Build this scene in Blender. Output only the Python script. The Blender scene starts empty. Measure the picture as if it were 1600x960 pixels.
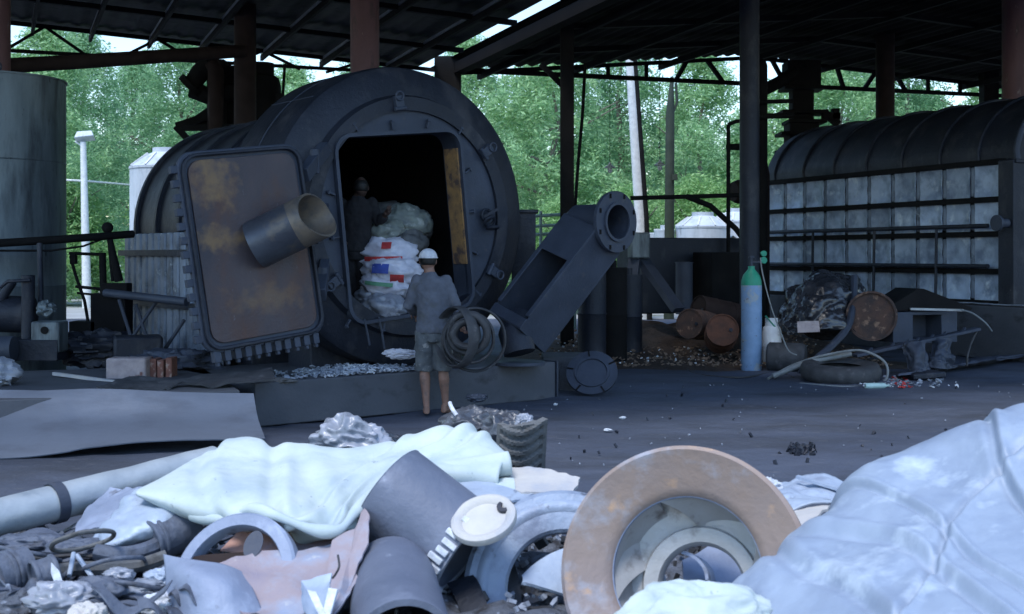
import bpy, math, random
from mathutils import Vector, Matrix, noise
R = math.radians
sc = bpy.context.scene
COL = sc.collection
CAMH, F, HZ = 1.56, 1900.0, 400.0
# ------------------------------------------------------------ camera, sky, sun
cd = bpy.data.cameras.new('camera'); cam = bpy.data.objects.new('camera', cd); COL.objects.link(cam)
cam.location = (0, 0, CAMH); cam.rotation_euler = (R(90), 0, 0)
cd.sensor_width = 36; cd.lens = 36 * F / 1600; cd.shift_y = -(480 - HZ) / 1600
cd.clip_start = 0.1; cd.clip_end = 2000
cd.dof.use_dof = True; cd.dof.focus_distance = 11.0; cd.dof.aperture_fstop = 5.0
sc.camera = cam
SUN_EL, SUN_AZ = 62, 205          # azimuth clockwise from +Y
w = bpy.data.worlds.new('World'); sc.world = w; w.use_nodes = True
wn = w.node_tree.nodes; wl_ = w.node_tree.links
sky = wn.new('ShaderNodeTexSky'); sky.sky_type = 'NISHITA'; sky.sun_disc = False
sky.sun_elevation = R(SUN_EL); sky.sun_rotation = R(SUN_AZ); sky.air_density = 1.3; sky.dust_density = 0.6; sky.ozone_density = 5.0
wl_.new(sky.outputs[0], wn['Background'].inputs[0]); wn['Background'].inputs[1].default_value = 0.15
sl = bpy.data.lights.new('sun', 'SUN'); sl.energy = 1.4; sl.angle = R(18); sl.color = (1.0, .98, .95)
so = bpy.data.objects.new('sun', sl); COL.objects.link(so)
sd = Vector((math.sin(R(SUN_AZ)) * math.cos(R(SUN_EL)), math.cos(R(SUN_AZ)) * math.cos(R(SUN_EL)), math.sin(R(SUN_EL))))
so.rotation_euler = sd.to_track_quat('Z', 'Y').to_euler(); so.location = (0, 0, 20)
sc.view_settings.view_transform = 'Standard'; sc.view_settings.look = 'None'
sc.view_settings.exposure = 1.12; sc.view_settings.gamma = 1
sc.render.resolution_x = 1024; sc.render.resolution_y = 614

# ------------------------------------------------------------ helpers
def P(px, py, d): return Vector(((px - 800) / F * d, d, CAMH - (py - HZ) / F * d))
def G(px, py, z=0.0):
    d = (CAMH - z) * F / (py - HZ); return Vector(((px - 800) / F * d, d, z))
def basis(O, x, y, z):
    M = Matrix.Identity(4)
    for i, a in enumerate((x, y, z)):
        for k in range(3): M[k][i] = a[k]
    for k in range(3): M[k][3] = O[k]
    return M
def frame_z(O, z, hint=Vector((0, 0, 1))):
    z = z.normalized()
    if abs(z.dot(hint)) > .98: hint = Vector((0, 1, 0))
    x = hint.cross(z).normalized(); y = z.cross(x)
    return basis(O, x, y, z)
def frame_rz(O, deg):
    return Matrix.Translation(O) @ Matrix.Rotation(R(deg), 4, 'Z')

class MB:
    def __init__(s): s.v = []; s.f = []
    def add(s, vs, fs, M=None):
        o = len(s.v)
        s.v += [(M @ Vector(p)) if M is not None else Vector(p) for p in vs]
        s.f += [tuple(i + o for i in f) for f in fs]; return s
    def box(s, c, d, M=None):
        x, y, z = c; a, b, e = d[0] / 2, d[1] / 2, d[2] / 2
        vs = [(x + i * a, y + j * b, z + k * e) for i in (-1, 1) for j in (-1, 1) for k in (-1, 1)]
        return s.add(vs, [(0, 1, 3, 2), (4, 6, 7, 5), (0, 4, 5, 1), (2, 3, 7, 6), (0, 2, 6, 4), (1, 5, 7, 3)], M)
    def bar(s, a, b, wd, h=None, hint=Vector((0, 0, 1))):
        a = Vector(a); b = Vector(b); M = frame_z((a + b) / 2, b - a, hint)
        return s.box((0, 0, 0), (wd, h or wd, (b - a).length), M)
    def tube(s, pts, r, n=14, cap=True):
        pts = [Vector(p) for p in pts]; k = len(pts)
        if not hasattr(r, '__len__'): r = [r] * k
        ts = []
        for i in range(k):
            a = pts[max(i - 1, 0)]; b = pts[min(i + 1, k - 1)]; ts.append((b - a).normalized())
        up = Vector((0, 0, 1)) if abs(ts[0].z) < .95 else Vector((1, 0, 0))
        x = up.cross(ts[0]).normalized(); vs = []
        for i in range(k):
            x = (x - ts[i] * x.dot(ts[i])).normalized(); y = ts[i].cross(x)
            for j in range(n):
                t = 2 * math.pi * j / n; vs.append(pts[i] + (x * math.cos(t) + y * math.sin(t)) * r[i])
        fs = [(i * n + j, i * n + (j + 1) % n, (i + 1) * n + (j + 1) % n, (i + 1) * n + j) for i in range(k - 1) for j in range(n)]
        if cap: fs += [tuple(range(n))[::-1], tuple((k - 1) * n + j for j in range(n))]
        return s.add(vs, fs)
    def lathe(s, prof, M=None, n=48, closed=False, a0=0, a1=360):
        full = (a1 - a0) >= 360; m = n if full else n + 1; k = len(prof); vs = []
        for j in range(m):
            t = R(a0 + (a1 - a0) * j / n)
            for (r, h) in prof: vs.append((r * math.cos(t), r * math.sin(t), h))
        fs = []
        for j in range(n if full else n):
            j2 = (j + 1) % m
            for i in range(k if closed else k - 1):
                i2 = (i + 1) % k; fs.append((j * k + i, j2 * k + i, j2 * k + i2, j * k + i2))
        if not full and closed: fs += [tuple(range(k)), tuple((m - 1) * k + i for i in range(k))[::-1]]
        if not closed and full:
            if prof[0][0] > 1e-6 and prof[0][0] < .0: pass
        return s.add(vs, fs, M)
    def disc(s, r, z, M=None, n=48, flip=False):
        vs = [(r * math.cos(2 * math.pi * j / n), r * math.sin(2 * math.pi * j / n), z) for j in range(n)]
        return s.add(vs, [tuple(range(n)) if not flip else tuple(range(n))[::-1]], M)
    def prism(s, poly, z0, z1, M=None):
        n = len(poly); vs = [(x, y, z0) for x, y in poly] + [(x, y, z1) for x, y in poly]
        fs = [tuple(range(n))[::-1], tuple(range(n, 2 * n))] + [(i, (i + 1) % n, n + (i + 1) % n, n + i) for i in range(n)]
        return s.add(vs, fs, M)
    def ringplate(s, outer, inner, z0, z1, M=None):
        n = len(outer)
        vs = [(x, y, z0) for x, y in outer] + [(x, y, z0) for x, y in inner] + [(x, y, z1) for x, y in outer] + [(x, y, z1) for x, y in inner]
        fs = []
        for i in range(n):
            j = (i + 1) % n
            fs += [(i, n + i, n + j, j), (2 * n + i, 2 * n + j, 3 * n + j, 3 * n + i), (i, j, 2 * n + j, 2 * n + i), (n + i, 3 * n + i, 3 * n + j, n + j)]
        return s.add(vs, fs, M)
    def torus(s, Rr, rx, ry, M=None, n=48, m=14, a0=0, a1=360, wob=0, seed=0):
        prof = [(Rr + rx * math.cos(2 * math.pi * i / m), ry * math.sin(2 * math.pi * i / m)) for i in range(m)]
        o = len(s.v); s.lathe(prof, None, n, True, a0, a1)
        for i in range(o, len(s.v)):
            p = s.v[i]
            if wob: p = p + noise.noise_vector(p * (1.2 / Rr) + Vector((seed, 0, 0))) * wob
            s.v[i] = (M @ p) if M is not None else p
        return s
    def blob(s, c, rad, amp=.12, freq=2.5, seed=0, M=None, nu=48, nv=30, sharp=False, flat=0.0):
        vs = []; c = Vector(c)
        for i in range(nv + 1):
            th = math.pi * i / nv
            for j in range(nu):
                ph = 2 * math.pi * j / nu
                d = Vector((math.sin(th) * math.cos(ph), math.sin(th) * math.sin(ph), math.cos(th)))
                q = d * freq + Vector((seed * 7.3, seed * 3.1, 0))
                h = noise.noise(q)
                if sharp:
                    q = q + noise.noise_vector(q * .7) * .5; h = noise.noise(q * .6) * .8 + (.6 - abs(noise.noise(q * .9)) * 3) * .55 + (.5 - abs(noise.noise(q * 1.9 + Vector((4, 1, 0)))) * 3) * .22 + (.4 - abs(noise.noise(q * 3.6)) * 2) * .07
                else: h = h + .4 * noise.noise(q * 2.7)
                p = Vector((d.x * rad[0], d.y * rad[1], d.z * rad[2])) * (1 + amp * h)
                if flat and p.z < -rad[2] * flat: p.z = -rad[2] * flat
                vs.append(c + p)
        fs = []
        for i in range(nv):
            for j in range(nu):
                a = i * nu + j; b = i * nu + (j + 1) % nu
                fs.append((a, a + nu, b + nu, b))
        return s.add(vs, fs, M)
    def eloft(s, secs, n=24):      # stacked ellipses (centre, rx, ry)
        vs = []
        for c, rx, ry in secs:
            for j in range(n):
                t = 2 * math.pi * j / n; vs.append((c[0] + rx * math.cos(t), c[1] + ry * math.sin(t), c[2]))
        k = len(secs)
        fs = [(i * n + j, i * n + (j + 1) % n, (i + 1) * n + (j + 1) % n, (i + 1) * n + j) for i in range(k - 1) for j in range(n)]
        fs += [tuple(range(n))[::-1], tuple((k - 1) * n + j for j in range(n))]
        return s.add(vs, fs)
    def patch(s, rows, nu=60, nv=60, th=.004, amp=0, freq=6, seed=0, fold=None, fine=0, dirf=(1, 1, 1)):
        def cr(a, b, c, d, t): return .5 * ((2 * b) + (c - a) * t + (2 * a - 5 * b + 4 * c - d) * t * t + (3 * b - a - 3 * c + d) * t ** 3)
        def samp(L, u):
            k = len(L) - 1; x = u * k; i = min(int(x), k - 1); t = x - i
            g = lambda q: L[q] if 0 <= q <= k else (L[0] * 2 - L[1] if q < 0 else L[k] * 2 - L[k - 1])
            return cr(g(i - 1), g(i), g(i + 1), g(i + 2), t)
        rr = [[samp(row, j / nu) for j in range(nu + 1)] for row in rows]
        g = [[samp([rr[k][j] for k in range(len(rr))], i / nv) for j in range(nu + 1)] for i in range(nv + 1)]
        nrm = [[None] * (nu + 1) for _ in range(nv + 1)]
        for i in range(nv + 1):
            for j in range(nu + 1):
                a = g[i][min(j + 1, nu)] - g[i][max(j - 1, 0)]; b = g[min(i + 1, nv)][j] - g[max(i - 1, 0)][j]
                n_ = a.cross(b); nrm[i][j] = n_.normalized() if n_.length > 1e-9 else Vector((0, 0, 1))
        top = []
        for i in range(nv + 1):
            for j in range(nu + 1):
                p = g[i][j]; h = 0
                q = Vector((p.x * dirf[0], p.y * dirf[1], p.z * dirf[2])) * freq + Vector((seed * 5.1, seed, 0))
                if amp:
                    q2 = q + noise.noise_vector(q * .6) * .8
                    h += amp * (noise.noise(q2) + .9 * (.35 - abs(noise.noise(q2 * 1.7 + Vector((3, 1, 2))))))
                if fine: h += fine * (.3 - abs(noise.noise(q * 3.7)) + .4 * noise.noise(q * 9))
                if fold: h += fold(j / nu, i / nv)
                top.append(p + nrm[i][j] * h)
        W = nu + 1; N = len(top)
        nn = [nrm[i][j] for i in range(nv + 1) for j in range(nu + 1)]
        bot = [top[i] - nn[i] * th for i in range(N)]
        fs = []
        for i in range(nv):
            for j in range(nu):
                a = i * W + j; fs.append((a, a + 1, a + W + 1, a + W)); fs.append((N + a, N + a + W, N + a + W + 1, N + a + 1))
        for j in range(nu): fs.append((j + 1, j, N + j, N + j + 1)); a = nv * W + j; fs.append((a, a + 1, N + a + 1, N + a))
        for i in range(nv): a = i * W; fs.append((a, a + W, N + a + W, N + a)); a = i * W + nu; fs.append((a + W, a, N + a, N + a + W))
        return s.add(top + bot, fs)

WL = {}
def thing(name, label, cat, loc, group=None):
    o = bpy.data.objects.new(name, None); COL.objects.link(o); o.location = loc; o.empty_display_size = .2
    o['label'] = label; o['category'] = cat
    if group: o['group'] = group
    WL[o.name] = Vector(loc); return o
def obj(name, mb, m, parent=None, bev=0, smooth=38, label=None):
    vs = mb.v
    if parent is not None: org = WL[parent.name]
    else:
        xs = [v.x for v in vs]; ys = [v.y for v in vs]; zs = [v.z for v in vs]
        org = Vector(((min(xs) + max(xs)) / 2, (min(ys) + max(ys)) / 2, min(zs)))
    me = bpy.data.meshes.new(name); me.from_pydata([v - org for v in vs], [], mb.f); me.update()
    me.shade_smooth()
    if smooth < 180: me.set_sharp_from_angle(angle=R(smooth))
    o = bpy.data.objects.new(name, me); COL.objects.link(o)
    if m: me.materials.append(m)
    if parent is not None: o.parent = parent
    else: o.location = org
    WL[o.name] = org
    if bev:
        b = o.modifiers.new('bevel', 'BEVEL'); b.width = bev; b.segments = 2; b.limit_method = 'ANGLE'; b.angle_limit = R(40)
    if label: o['label'] = label
    return o
def tag(o, label, cat, group=None):
    o['label'] = label; o['category'] = cat
    if group: o['group'] = group
    return o
def struct(o, kind='structure'): o['kind'] = kind; return o
def remesh(o, vox=.012, it=6):
    m = o.modifiers.new('remesh', 'REMESH'); m.mode = 'VOXEL'; m.voxel_size = vox; m.use_smooth_shade = True
    m = o.modifiers.new('smooth', 'SMOOTH'); m.iterations = it; m.factor = .5
    return o
def wrinkle(o, strength=.012, size=.12):
    t = bpy.data.textures.new('wrinkle', 'CLOUDS'); t.noise_scale = size; t.noise_depth = 2
    m = o.modifiers.new('wrinkle', 'DISPLACE'); m.texture = t; m.strength = strength; m.mid_level = .5; m.texture_coords = 'LOCAL'

def mat(name, c1, c2=None, scale=3, rough=.75, metal=0, c3=None, s3=6, t3=(.56, .66), bump=.25, bs=25, streak=(1, 1, 1), spec=.4, c4=None, s4=30, t4=(.62, .7), sheen=0, rv=.12, bd=.02):
    m = bpy.data.materials.new(name); m.use_nodes = True; nt = m.node_tree; N = nt.nodes; L = nt.links
    b = N['Principled BSDF']; b.inputs['Metallic'].default_value = metal; b.inputs['Specular IOR Level'].default_value = spec
    tc = N.new('ShaderNodeTexCoord'); mp = N.new('ShaderNodeMapping'); mp.inputs['Scale'].default_value = streak
    L.new(tc.outputs['Object'], mp.inputs[0])
    def nz(s, det=6, src=None):
        n = N.new('ShaderNodeTexNoise'); n.inputs['Scale'].default_value = s; n.inputs['Detail'].default_value = det; n.inputs['Roughness'].default_value = .6
        L.new((src or mp).outputs[0], n.inputs['Vector']); return n
    def ramp(n, a, bb):
        r = N.new('ShaderNodeMapRange'); r.inputs[1].default_value = a; r.inputs[2].default_value = bb; L.new(n.outputs[0], r.inputs[0]); return r
    def mix(f, a, bb):
        x = N.new('ShaderNodeMix'); x.data_type = 'RGBA'; L.new(f.outputs[0], x.inputs[0])
        for s_, v in ((6, a), (7, bb)):
            if isinstance(v, tuple): x.inputs[s_].default_value = (*v, 1)
            else: L.new(v.outputs[2], x.inputs[s_])
        return x
    n1 = nz(scale); cur = mix(ramp(n1, .35, .65), c1, c2 or tuple(x * .7 for x in c1))
    if c3: cur = mix(ramp(nz(s3), *t3), cur, c3)
    if c4: cur = mix(ramp(nz(s4), *t4), cur, c4)
    L.new(cur.outputs[2], b.inputs['Base Color'])
    rr = N.new('ShaderNodeMapRange'); rr.inputs[3].default_value = max(rough - rv, .02); rr.inputs[4].default_value = min(rough + rv, 1)
    L.new(nz(scale * 4).outputs[0], rr.inputs[0]); L.new(rr.outputs[0], b.inputs['Roughness'])
    if bump:
        mp2 = N.new('ShaderNodeMapping'); L.new(tc.outputs['Object'], mp2.inputs[0])
        bp = N.new('ShaderNodeBump'); bp.inputs['Strength'].default_value = bump; bp.inputs['Distance'].default_value = bd
        L.new(nz(bs, 8, mp2).outputs[0], bp.inputs['Height']); L.new(bp.outputs[0], b.inputs['Normal'])
    return m

M = {}
M['soot'] = mat('soot_steel', (.014, .018, .028), (.024, .029, .044), 2.2, .55, .2, c3=(.055, .056, .066), s3=3.5, t3=(.52, .72), c4=(.09, .088, .092), s4=34, t4=(.66, .74), bump=.35, streak=(1, 1, .6))
M['soot2'] = mat('dusty_steel', (.036, .045, .066), (.055, .067, .096), 2.5, .6, .15, c3=(.08, .08, .088), s3=9, t3=(.6, .75), bump=.25)
M['black'] = mat('black_steel', (.008, .008, .009), (.014, .0135, .014), 3, .85, 0, bump=.2, spec=.15)
M['roof'] = mat('roof_sheet', (.018, .020, .024), (.028, .031, .036), 1.5, .7, 0, c3=(.012, .012, .012), s3=3, bump=.1, streak=(1, 3, 1), spec=.15)
M['blackroof'] = mat('sooted_roof_sheet', (.008, .008, .009), (.013, .012, .012), 1.5, .9, 0, bump=.1, spec=.1)
M['palestrip'] = mat('pale_strip_steel', (.42, .45, .48), (.3, .3, .3), 6, .5, .4)
M['redcol'] = mat('oxide_painted_steel', (.10, .046, .05), (.15, .078, .082), 3, .6, 0, c3=(.08, .045, .045), s3=7, streak=(1, 1, .3), c4=(.22, .16, .15), s4=14, bump=.15)
M['brown'] = mat('brown_steel', (.022, .014, .013), (.035, .024, .022), 4, .8, 0, bump=.2, spec=.2)
M['tank'] = mat('weathered_tank_steel', (.10, .125, .14), (.19, .23, .25), 1.6, .5, .3, c3=(.05, .06, .07), s3=2.2, t3=(.5, .68), streak=(2.2, 2.2, .45), c4=(.03, .03, .035), s4=9, t4=(.66, .72), bump=.15)
M['panel'] = mat('pale_wall_panel', (.15, .185, .245), (.26, .31, .39), 2.5, .5, .1, c3=(.08, .10, .13), s3=3.5, t3=(.5, .66), c4=(.40, .45, .5), s4=7, t4=(.62, .74), bump=.15)
M['panelR'] = mat('bright_wall_panel', (.36, .45, .61), (.52, .62, .77), 2.5, .45, .1, c3=(.22, .28, .39), s3=3.2, t3=(.46, .66), c4=(.78, .86, .92), s4=4.5, t4=(.58, .74), bump=.12)
M['door'] = mat('door_rust', (.040, .036, .046), (.075, .058, .062), 2.2, .5, .15, c3=(.085, .045, .036), s3=2.6, t3=(.5, .7), c4=(.11, .10, .11), s4=22, t4=(.66, .74), bump=.35, bs=30, streak=(1, 1, .5))
M['ochre'] = mat('ochre_rust', (.34, .19, .07), (.20, .12, .06), 9, .8, 0, c3=(.09, .06, .05), s3=6, t3=(.5, .6))
M['concrete'] = mat('sooty_concrete', (.062, .068, .082), (.088, .094, .11), 1.8, .85, 0, c3=(.045, .047, .055), s3=4, t3=(.55, .7), streak=(1, 1, 1.6), c4=(.14, .14, .15), s4=26, t4=(.7, .78), bump=.35)
M['sheet'] = mat('coated_steel_sheet', (.14, .165, .215), (.115, .135, .175), 1.6, .55, .2, c3=(.10, .115, .15), s3=3, t3=(.5, .7), streak=(.6, 1, 3), bump=.12)
M['skin'] = mat('brown_skin', (.24, .135, .10), (.18, .10, .075), 12, .6, 0, c3=(.12, .08, .07), s3=9, t3=(.55, .7), bump=.1, bs=60)
M['skin_shade'] = mat('shaded_skin', (.06, .035, .028), None, 12, .7)  # skin colour darkened to paint in the shadow inside the furnace
M['shirt'] = mat('grey_shirt', (.075, .083, .105), (.105, .115, .145), 9, .9, 0, c3=(.08, .085, .095), s3=6, bump=.4, bs=14)
M['shorts'] = mat('grey_shorts', (.11, .12, .13), (.07, .08, .09), 9, .9, 0, c3=(.26, .26, .26), s3=14, t3=(.58, .68), bump=.4, bs=14)
M['cap'] = mat('pale_cap', (.62, .64, .68), (.45, .46, .5), 14, .85, 0)
M['hair'] = mat('black_hair', (.01, .01, .01), None, 30, .6)
M['shadecloth'] = mat('shaded_work_clothes', (.010, .010, .013), (.017, .017, .02), 8, .9)  # cloth colour lowered to near black for the furnace shadow
M['rubber'] = mat('tyre_rubber', (.030, .032, .037), (.055, .058, .065), 7, .7, 0, c3=(.09, .09, .098), s3=11, t3=(.58, .72), bump=.3)
M['rubberpale'] = mat('dusty_rubber', (.085, .09, .095), (.14, .14, .14), 6, .85, 0, c3=(.07, .07, .07), s3=12, bump=.4)
M['bluecyl'] = mat('worn_blue_paint', (.24, .37, .58), (.18, .30, .48), 5, .45, 0, c3=(.30, .36, .42), s3=5, t3=(.56, .62), c4=(.12, .07, .05), s4=14, t4=(.66, .7), bump=.1)
M['green'] = mat('green_paint', (.03, .30, .19), (.02, .21, .14), 7, .5)
M['whitecyl'] = mat('white_paint', (.9, .92, .94), (.78, .8, .84), 7, .45, 0, c3=(.2, .2, .2), s3=12, t3=(.66, .7))
M['bag'] = mat('black_plastic', (.02, .022, .028), (.035, .037, .045), 5, .22, 0, spec=.7, bump=.3, bs=12, bd=.03)
M['bag2'] = mat('grey_plastic', (.20, .22, .26), (.32, .34, .4), 5, .32, 0, c3=(.09, .10, .12), s3=6, spec=.6, bump=.3, bs=12)
M['sackw'] = mat('white_sack', (.6, .6, .68), (.45, .46, .54), 8, .7, 0, bump=.4, bs=20)
M['sackg'] = mat('greenish_sack', (.2, .23, .2), (.13, .15, .15), 7, .6, 0, c3=(.3, .32, .3), s3=9, bump=.4, bs=20)
M['sackd'] = mat('dark_sack', (.07, .075, .08), (.11, .115, .12), 7, .6, 0, bump=.4, bs=20)
M['redprint'] = mat('red_print', (.5, .05, .05), None, 9, .7)
M['blueprint'] = mat('blue_print', (.06, .10, .4), None, 9, .7)
M['greenprint'] = mat('green_print', (.12, .3, .18), None, 9, .7)
M['cloth'] = mat('white_felt', (.50, .56, .55), (.38, .45, .46), 3, .8, 0, c3=(.34, .41, .46), s3=4, t3=(.52, .75), c4=(.16, .19, .22), s4=20, t4=(.67, .74), bump=.25, bs=9, bd=.03)
M['tarp'] = mat('blue_grey_tarp', (.21, .26, .345), (.29, .35, .44), 2.5, .5, 0, c3=(.20, .25, .34), s3=4.5, t3=(.52, .72), c4=(.45, .52, .60), s4=4, t4=(.56, .72), streak=(1, 1, 1), bump=.25, bs=9, bd=.03, spec=.5)
M['tan'] = mat('tan_rust_steel', (.30, .225, .185), (.27, .22, .205), 3, .55, .15, c3=(.36, .37, .42), s3=4, t3=(.52, .68), c4=(.50, .32, .2), s4=7, t4=(.6, .72), bump=.25, bs=18)
M['vane'] = mat('worn_vane_steel', (.33, .32, .30), (.42, .42, .42), 4, .5, .3, c3=(.15, .13, .12), s3=6, t3=(.55, .68), bump=.2)
M['greymetal'] = mat('dusty_grey_metal', (.20, .24, .33), (.28, .32, .42), 3, .6, .15, c3=(.36, .42, .54), s3=6, t3=(.56, .72), c4=(.12, .13, .16), s4=9, t4=(.62, .72), bump=.3)
M['palemetal'] = mat('pale_metal', (.29, .345, .44), (.41, .48, .57), 3, .55, .15, c3=(.24, .28, .36), s3=5, t3=(.54, .7), c4=(.16, .18, .22), s4=15, t4=(.64, .72), bump=.3)
M['ringgrey'] = mat('pale_grey_ring', (.23, .28, .37), (.30, .36, .46), 3, .5, .15, c3=(.17, .20, .27), s3=5, t3=(.52, .68), c4=(.11, .12, .15), s4=13, t4=(.62, .72), bump=.3)
M['beige'] = mat('beige_board', (.50, .48, .45), (.42, .41, .41), 5, .7, 0, c3=(.36, .38, .42), s3=5, t3=(.55, .7), bump=.3)
M['mauve'] = mat('mauve_rust_plate', (.26, .225, .265), (.33, .265, .26), 4, .7, 0, c3=(.26, .30, .40), s3=4, t3=(.48, .64), c4=(.44, .42, .4), s4=8, t4=(.6, .7), bump=.4, bs=20)
M['salmon'] = mat('salmon_rust_plate', (.46, .25, .19), (.36, .24, .24), 4, .7, 0, c3=(.28, .27, .33), s3=4, t3=(.52, .68), bump=.35)
M['silver'] = mat('silver_foil', (.38, .42, .45), (.26, .30, .34), 4, .5, .2, c3=(.22, .26, .3), s3=6, t3=(.6, .74), bump=.3, bs=10)
M['debris'] = mat('scrap_debris', (.07, .08, .10), (.14, .155, .19), 6, .85, 0, c3=(.03, .03, .035), s3=9, t3=(.5, .62), c4=(.3, .34, .42), s4=22, t4=(.62, .72), bump=.9, bs=16, bd=.05)
M['flake'] = mat('pale_flakes', (.62, .66, .7), (.4, .42, .48), 30, .7)
M['flakedark'] = mat('grey_flakes', (.16, .18, .22), (.28, .31, .37), 9, .7)
M['flakebrown'] = mat('brown_flakes', (.13, .085, .06), (.24, .18, .14), 9, .85)
M['dirt'] = mat('brown_dirt', (.05, .035, .028), (.085, .06, .046), 5, .95, 0, c3=(.03, .024, .022), s3=9, c4=(.2, .15, .12), s4=26, t4=(.66, .74), bump=.9, bs=14, bd=.05)
M['rust'] = mat('rust', (.11, .06, .045), (.055, .042, .04), 6, .85, 0, c3=(.26, .16, .11), s3=7, t3=(.56, .64), bump=.4)
M['rustor'] = mat('orange_rust', (.15, .065, .042), (.075, .042, .034), 6, .85, 0, bump=.4)
M['polew'] = mat('white_pole_paint', (.72, .74, .74), (.55, .57, .58), 8, .6, 0, c3=(.3, .3, .3), s3=14, t3=(.66, .72))
M['whitetank'] = mat('white_tank_shell', (.55, .6, .66), (.42, .47, .52), 2, .5, 0, c3=(.3, .33, .36), s3=4, t3=(.58, .7), streak=(2, 2, .5))
M['bark'] = mat('bark', (.14, .12, .10), (.2, .18, .15), 5, .9, bump=.6)
M['darkpost'] = mat('dark_post_wood', (.03, .045, .035), (.05, .065, .05), 4, .9, 0)
M['scrapgrey'] = mat('dull_scrap', (.075, .09, .125), (.12, .14, .185), 4, .6, .1, c3=(.04, .045, .06), s3=7, t3=(.5, .66), c4=(.28, .32, .4), s4=13, t4=(.66, .76), bump=.5)
M['hose'] = mat('pale_hose', (.22, .24, .25), None, 9, .6)
M['hosedark'] = mat('dark_hose', (.05, .05, .055), None, 9, .6)
M['stone'] = mat('pale_block', (.40, .34, .34), (.28, .24, .25), 9, .9, 0, c3=(.14, .07, .06), s3=6, t3=(.56, .64), bump=.5)
M['brick'] = mat('red_brick', (.22, .10, .075), (.15, .07, .06), 9, .9, 0, c3=(.36, .26, .22), s3=12, bump=.5)
M['yard'] = mat('pale_yard', (.36, .37, .37), (.28, .28, .27), 1, .9, 0, c3=(.12, .14, .08), s3=.6, t3=(.55, .62))
M['railgreen'] = mat('pale_green_rail', (.22, .32, .3), None, 9, .6)

def vary(m):
    nt = m.node_tree; N = nt.nodes; L = nt.links; bs = N['Principled BSDF']; src = bs.inputs['Base Color'].links[0].from_socket
    oi = N.new('ShaderNodeObjectInfo'); mr = N.new('ShaderNodeMapRange'); mr.inputs[3].default_value = .62; mr.inputs[4].default_value = 1.12; L.new(oi.outputs['Random'], mr.inputs[0])
    hs = N.new('ShaderNodeHueSaturation'); L.new(src, hs.inputs['Color']); L.new(mr.outputs[0], hs.inputs['Value']); L.new(hs.outputs[0], bs.inputs['Base Color'])
vary(M['panelR'])
def ground_mat():
    m = mat('black_dust_ground', (.044, .055, .084), (.074, .089, .128), .8, .8, 0, c3=(.036, .041, .054), s3=1.3, t3=(.45, .72), c4=(.11, .118, .142), s4=12, t4=(.6, .8), bump=.7, bs=6, streak=(.55, 1.15, 1), bd=.04)
    return m
M['ground'] = ground_mat()
def leafmat(name, ca, cb):
    m = bpy.data.materials.new(name); m.use_nodes = True; nt = m.node_tree; b = nt.nodes['Principled BSDF']
    g = nt.nodes.new('ShaderNodeNewGeometry'); cr = nt.nodes.new('ShaderNodeValToRGB')
    cr.color_ramp.elements[0].color = (*ca, 1); cr.color_ramp.elements[1].color = (*cb, 1)
    nt.links.new(g.outputs['Random Per Island'], cr.inputs[0]); nt.links.new(cr.outputs[0], b.inputs['Base Color'])
    b.inputs['Roughness'].default_value = .55
    tr = nt.nodes.new('ShaderNodeBsdfTranslucent'); nt.links.new(cr.outputs[0], tr.inputs[0])
    mx = nt.nodes.new('ShaderNodeMixShader'); mx.inputs[0].default_value = .45
    nt.links.new(b.outputs[0], mx.inputs[1]); nt.links.new(tr.outputs[0], mx.inputs[2])
    nt.links.new(mx.outputs[0], nt.nodes['Material Output'].inputs[0]); return m
M['leafA'] = leafmat('leaves_grey_green', (.20, .37, .18), (.46, .70, .36))  # leaf colours paled to stand in for haze over the trees
M['leafB'] = leafmat('leaves_fresh_green', (.18, .36, .12), (.42, .64, .28))
M['leafC'] = leafmat('leaves_dark_green', (.14, .30, .15), (.36, .60, .32))

# ------------------------------------------------------------ ground
def axis(vals):
    out = []
    for a, b, n in vals: out += [a + (b - a) * i / n for i in range(n)]
    return out + [vals[-1][1]]
def gh(x, y):
    f = max(0, min(1, (24 - y) / 6)) * max(0, min(1, (13 - abs(x)) / 3)) * max(0, min(1, (y - 1) / 2))
    return f * (.034 * noise.noise(Vector((x * .8, y * .9, 0))) + .012 * noise.noise(Vector((x * 3, y * 5, 3))) + .007 * noise.noise(Vector((x * 1.2 + y * .3, y * 4, 9))))
xs = axis([(-900, -60, 6), (-60, -12, 8), (-12, 14, 190), (14, 60, 8), (60, 900, 6)])
ys = axis([(-300, -10, 4), (-10, 1, 4), (1, 20, 240), (20, 60, 20), (60, 1500, 8)])
b = MB(); W_ = len(xs)
b.add([(x, y, gh(x, y)) for y in ys for x in xs], [(j * W_ + i, j * W_ + i + 1, (j + 1) * W_ + i + 1, (j + 1) * W_ + i) for j in range(len(ys) - 1) for i in range(W_ - 1)])
struct(obj('ground', b, M['ground'], smooth=180))
b = MB(); b.box((0, 120, .006), (300, 180, .01)); struct(obj('yard', b, M['yard']))

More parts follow.
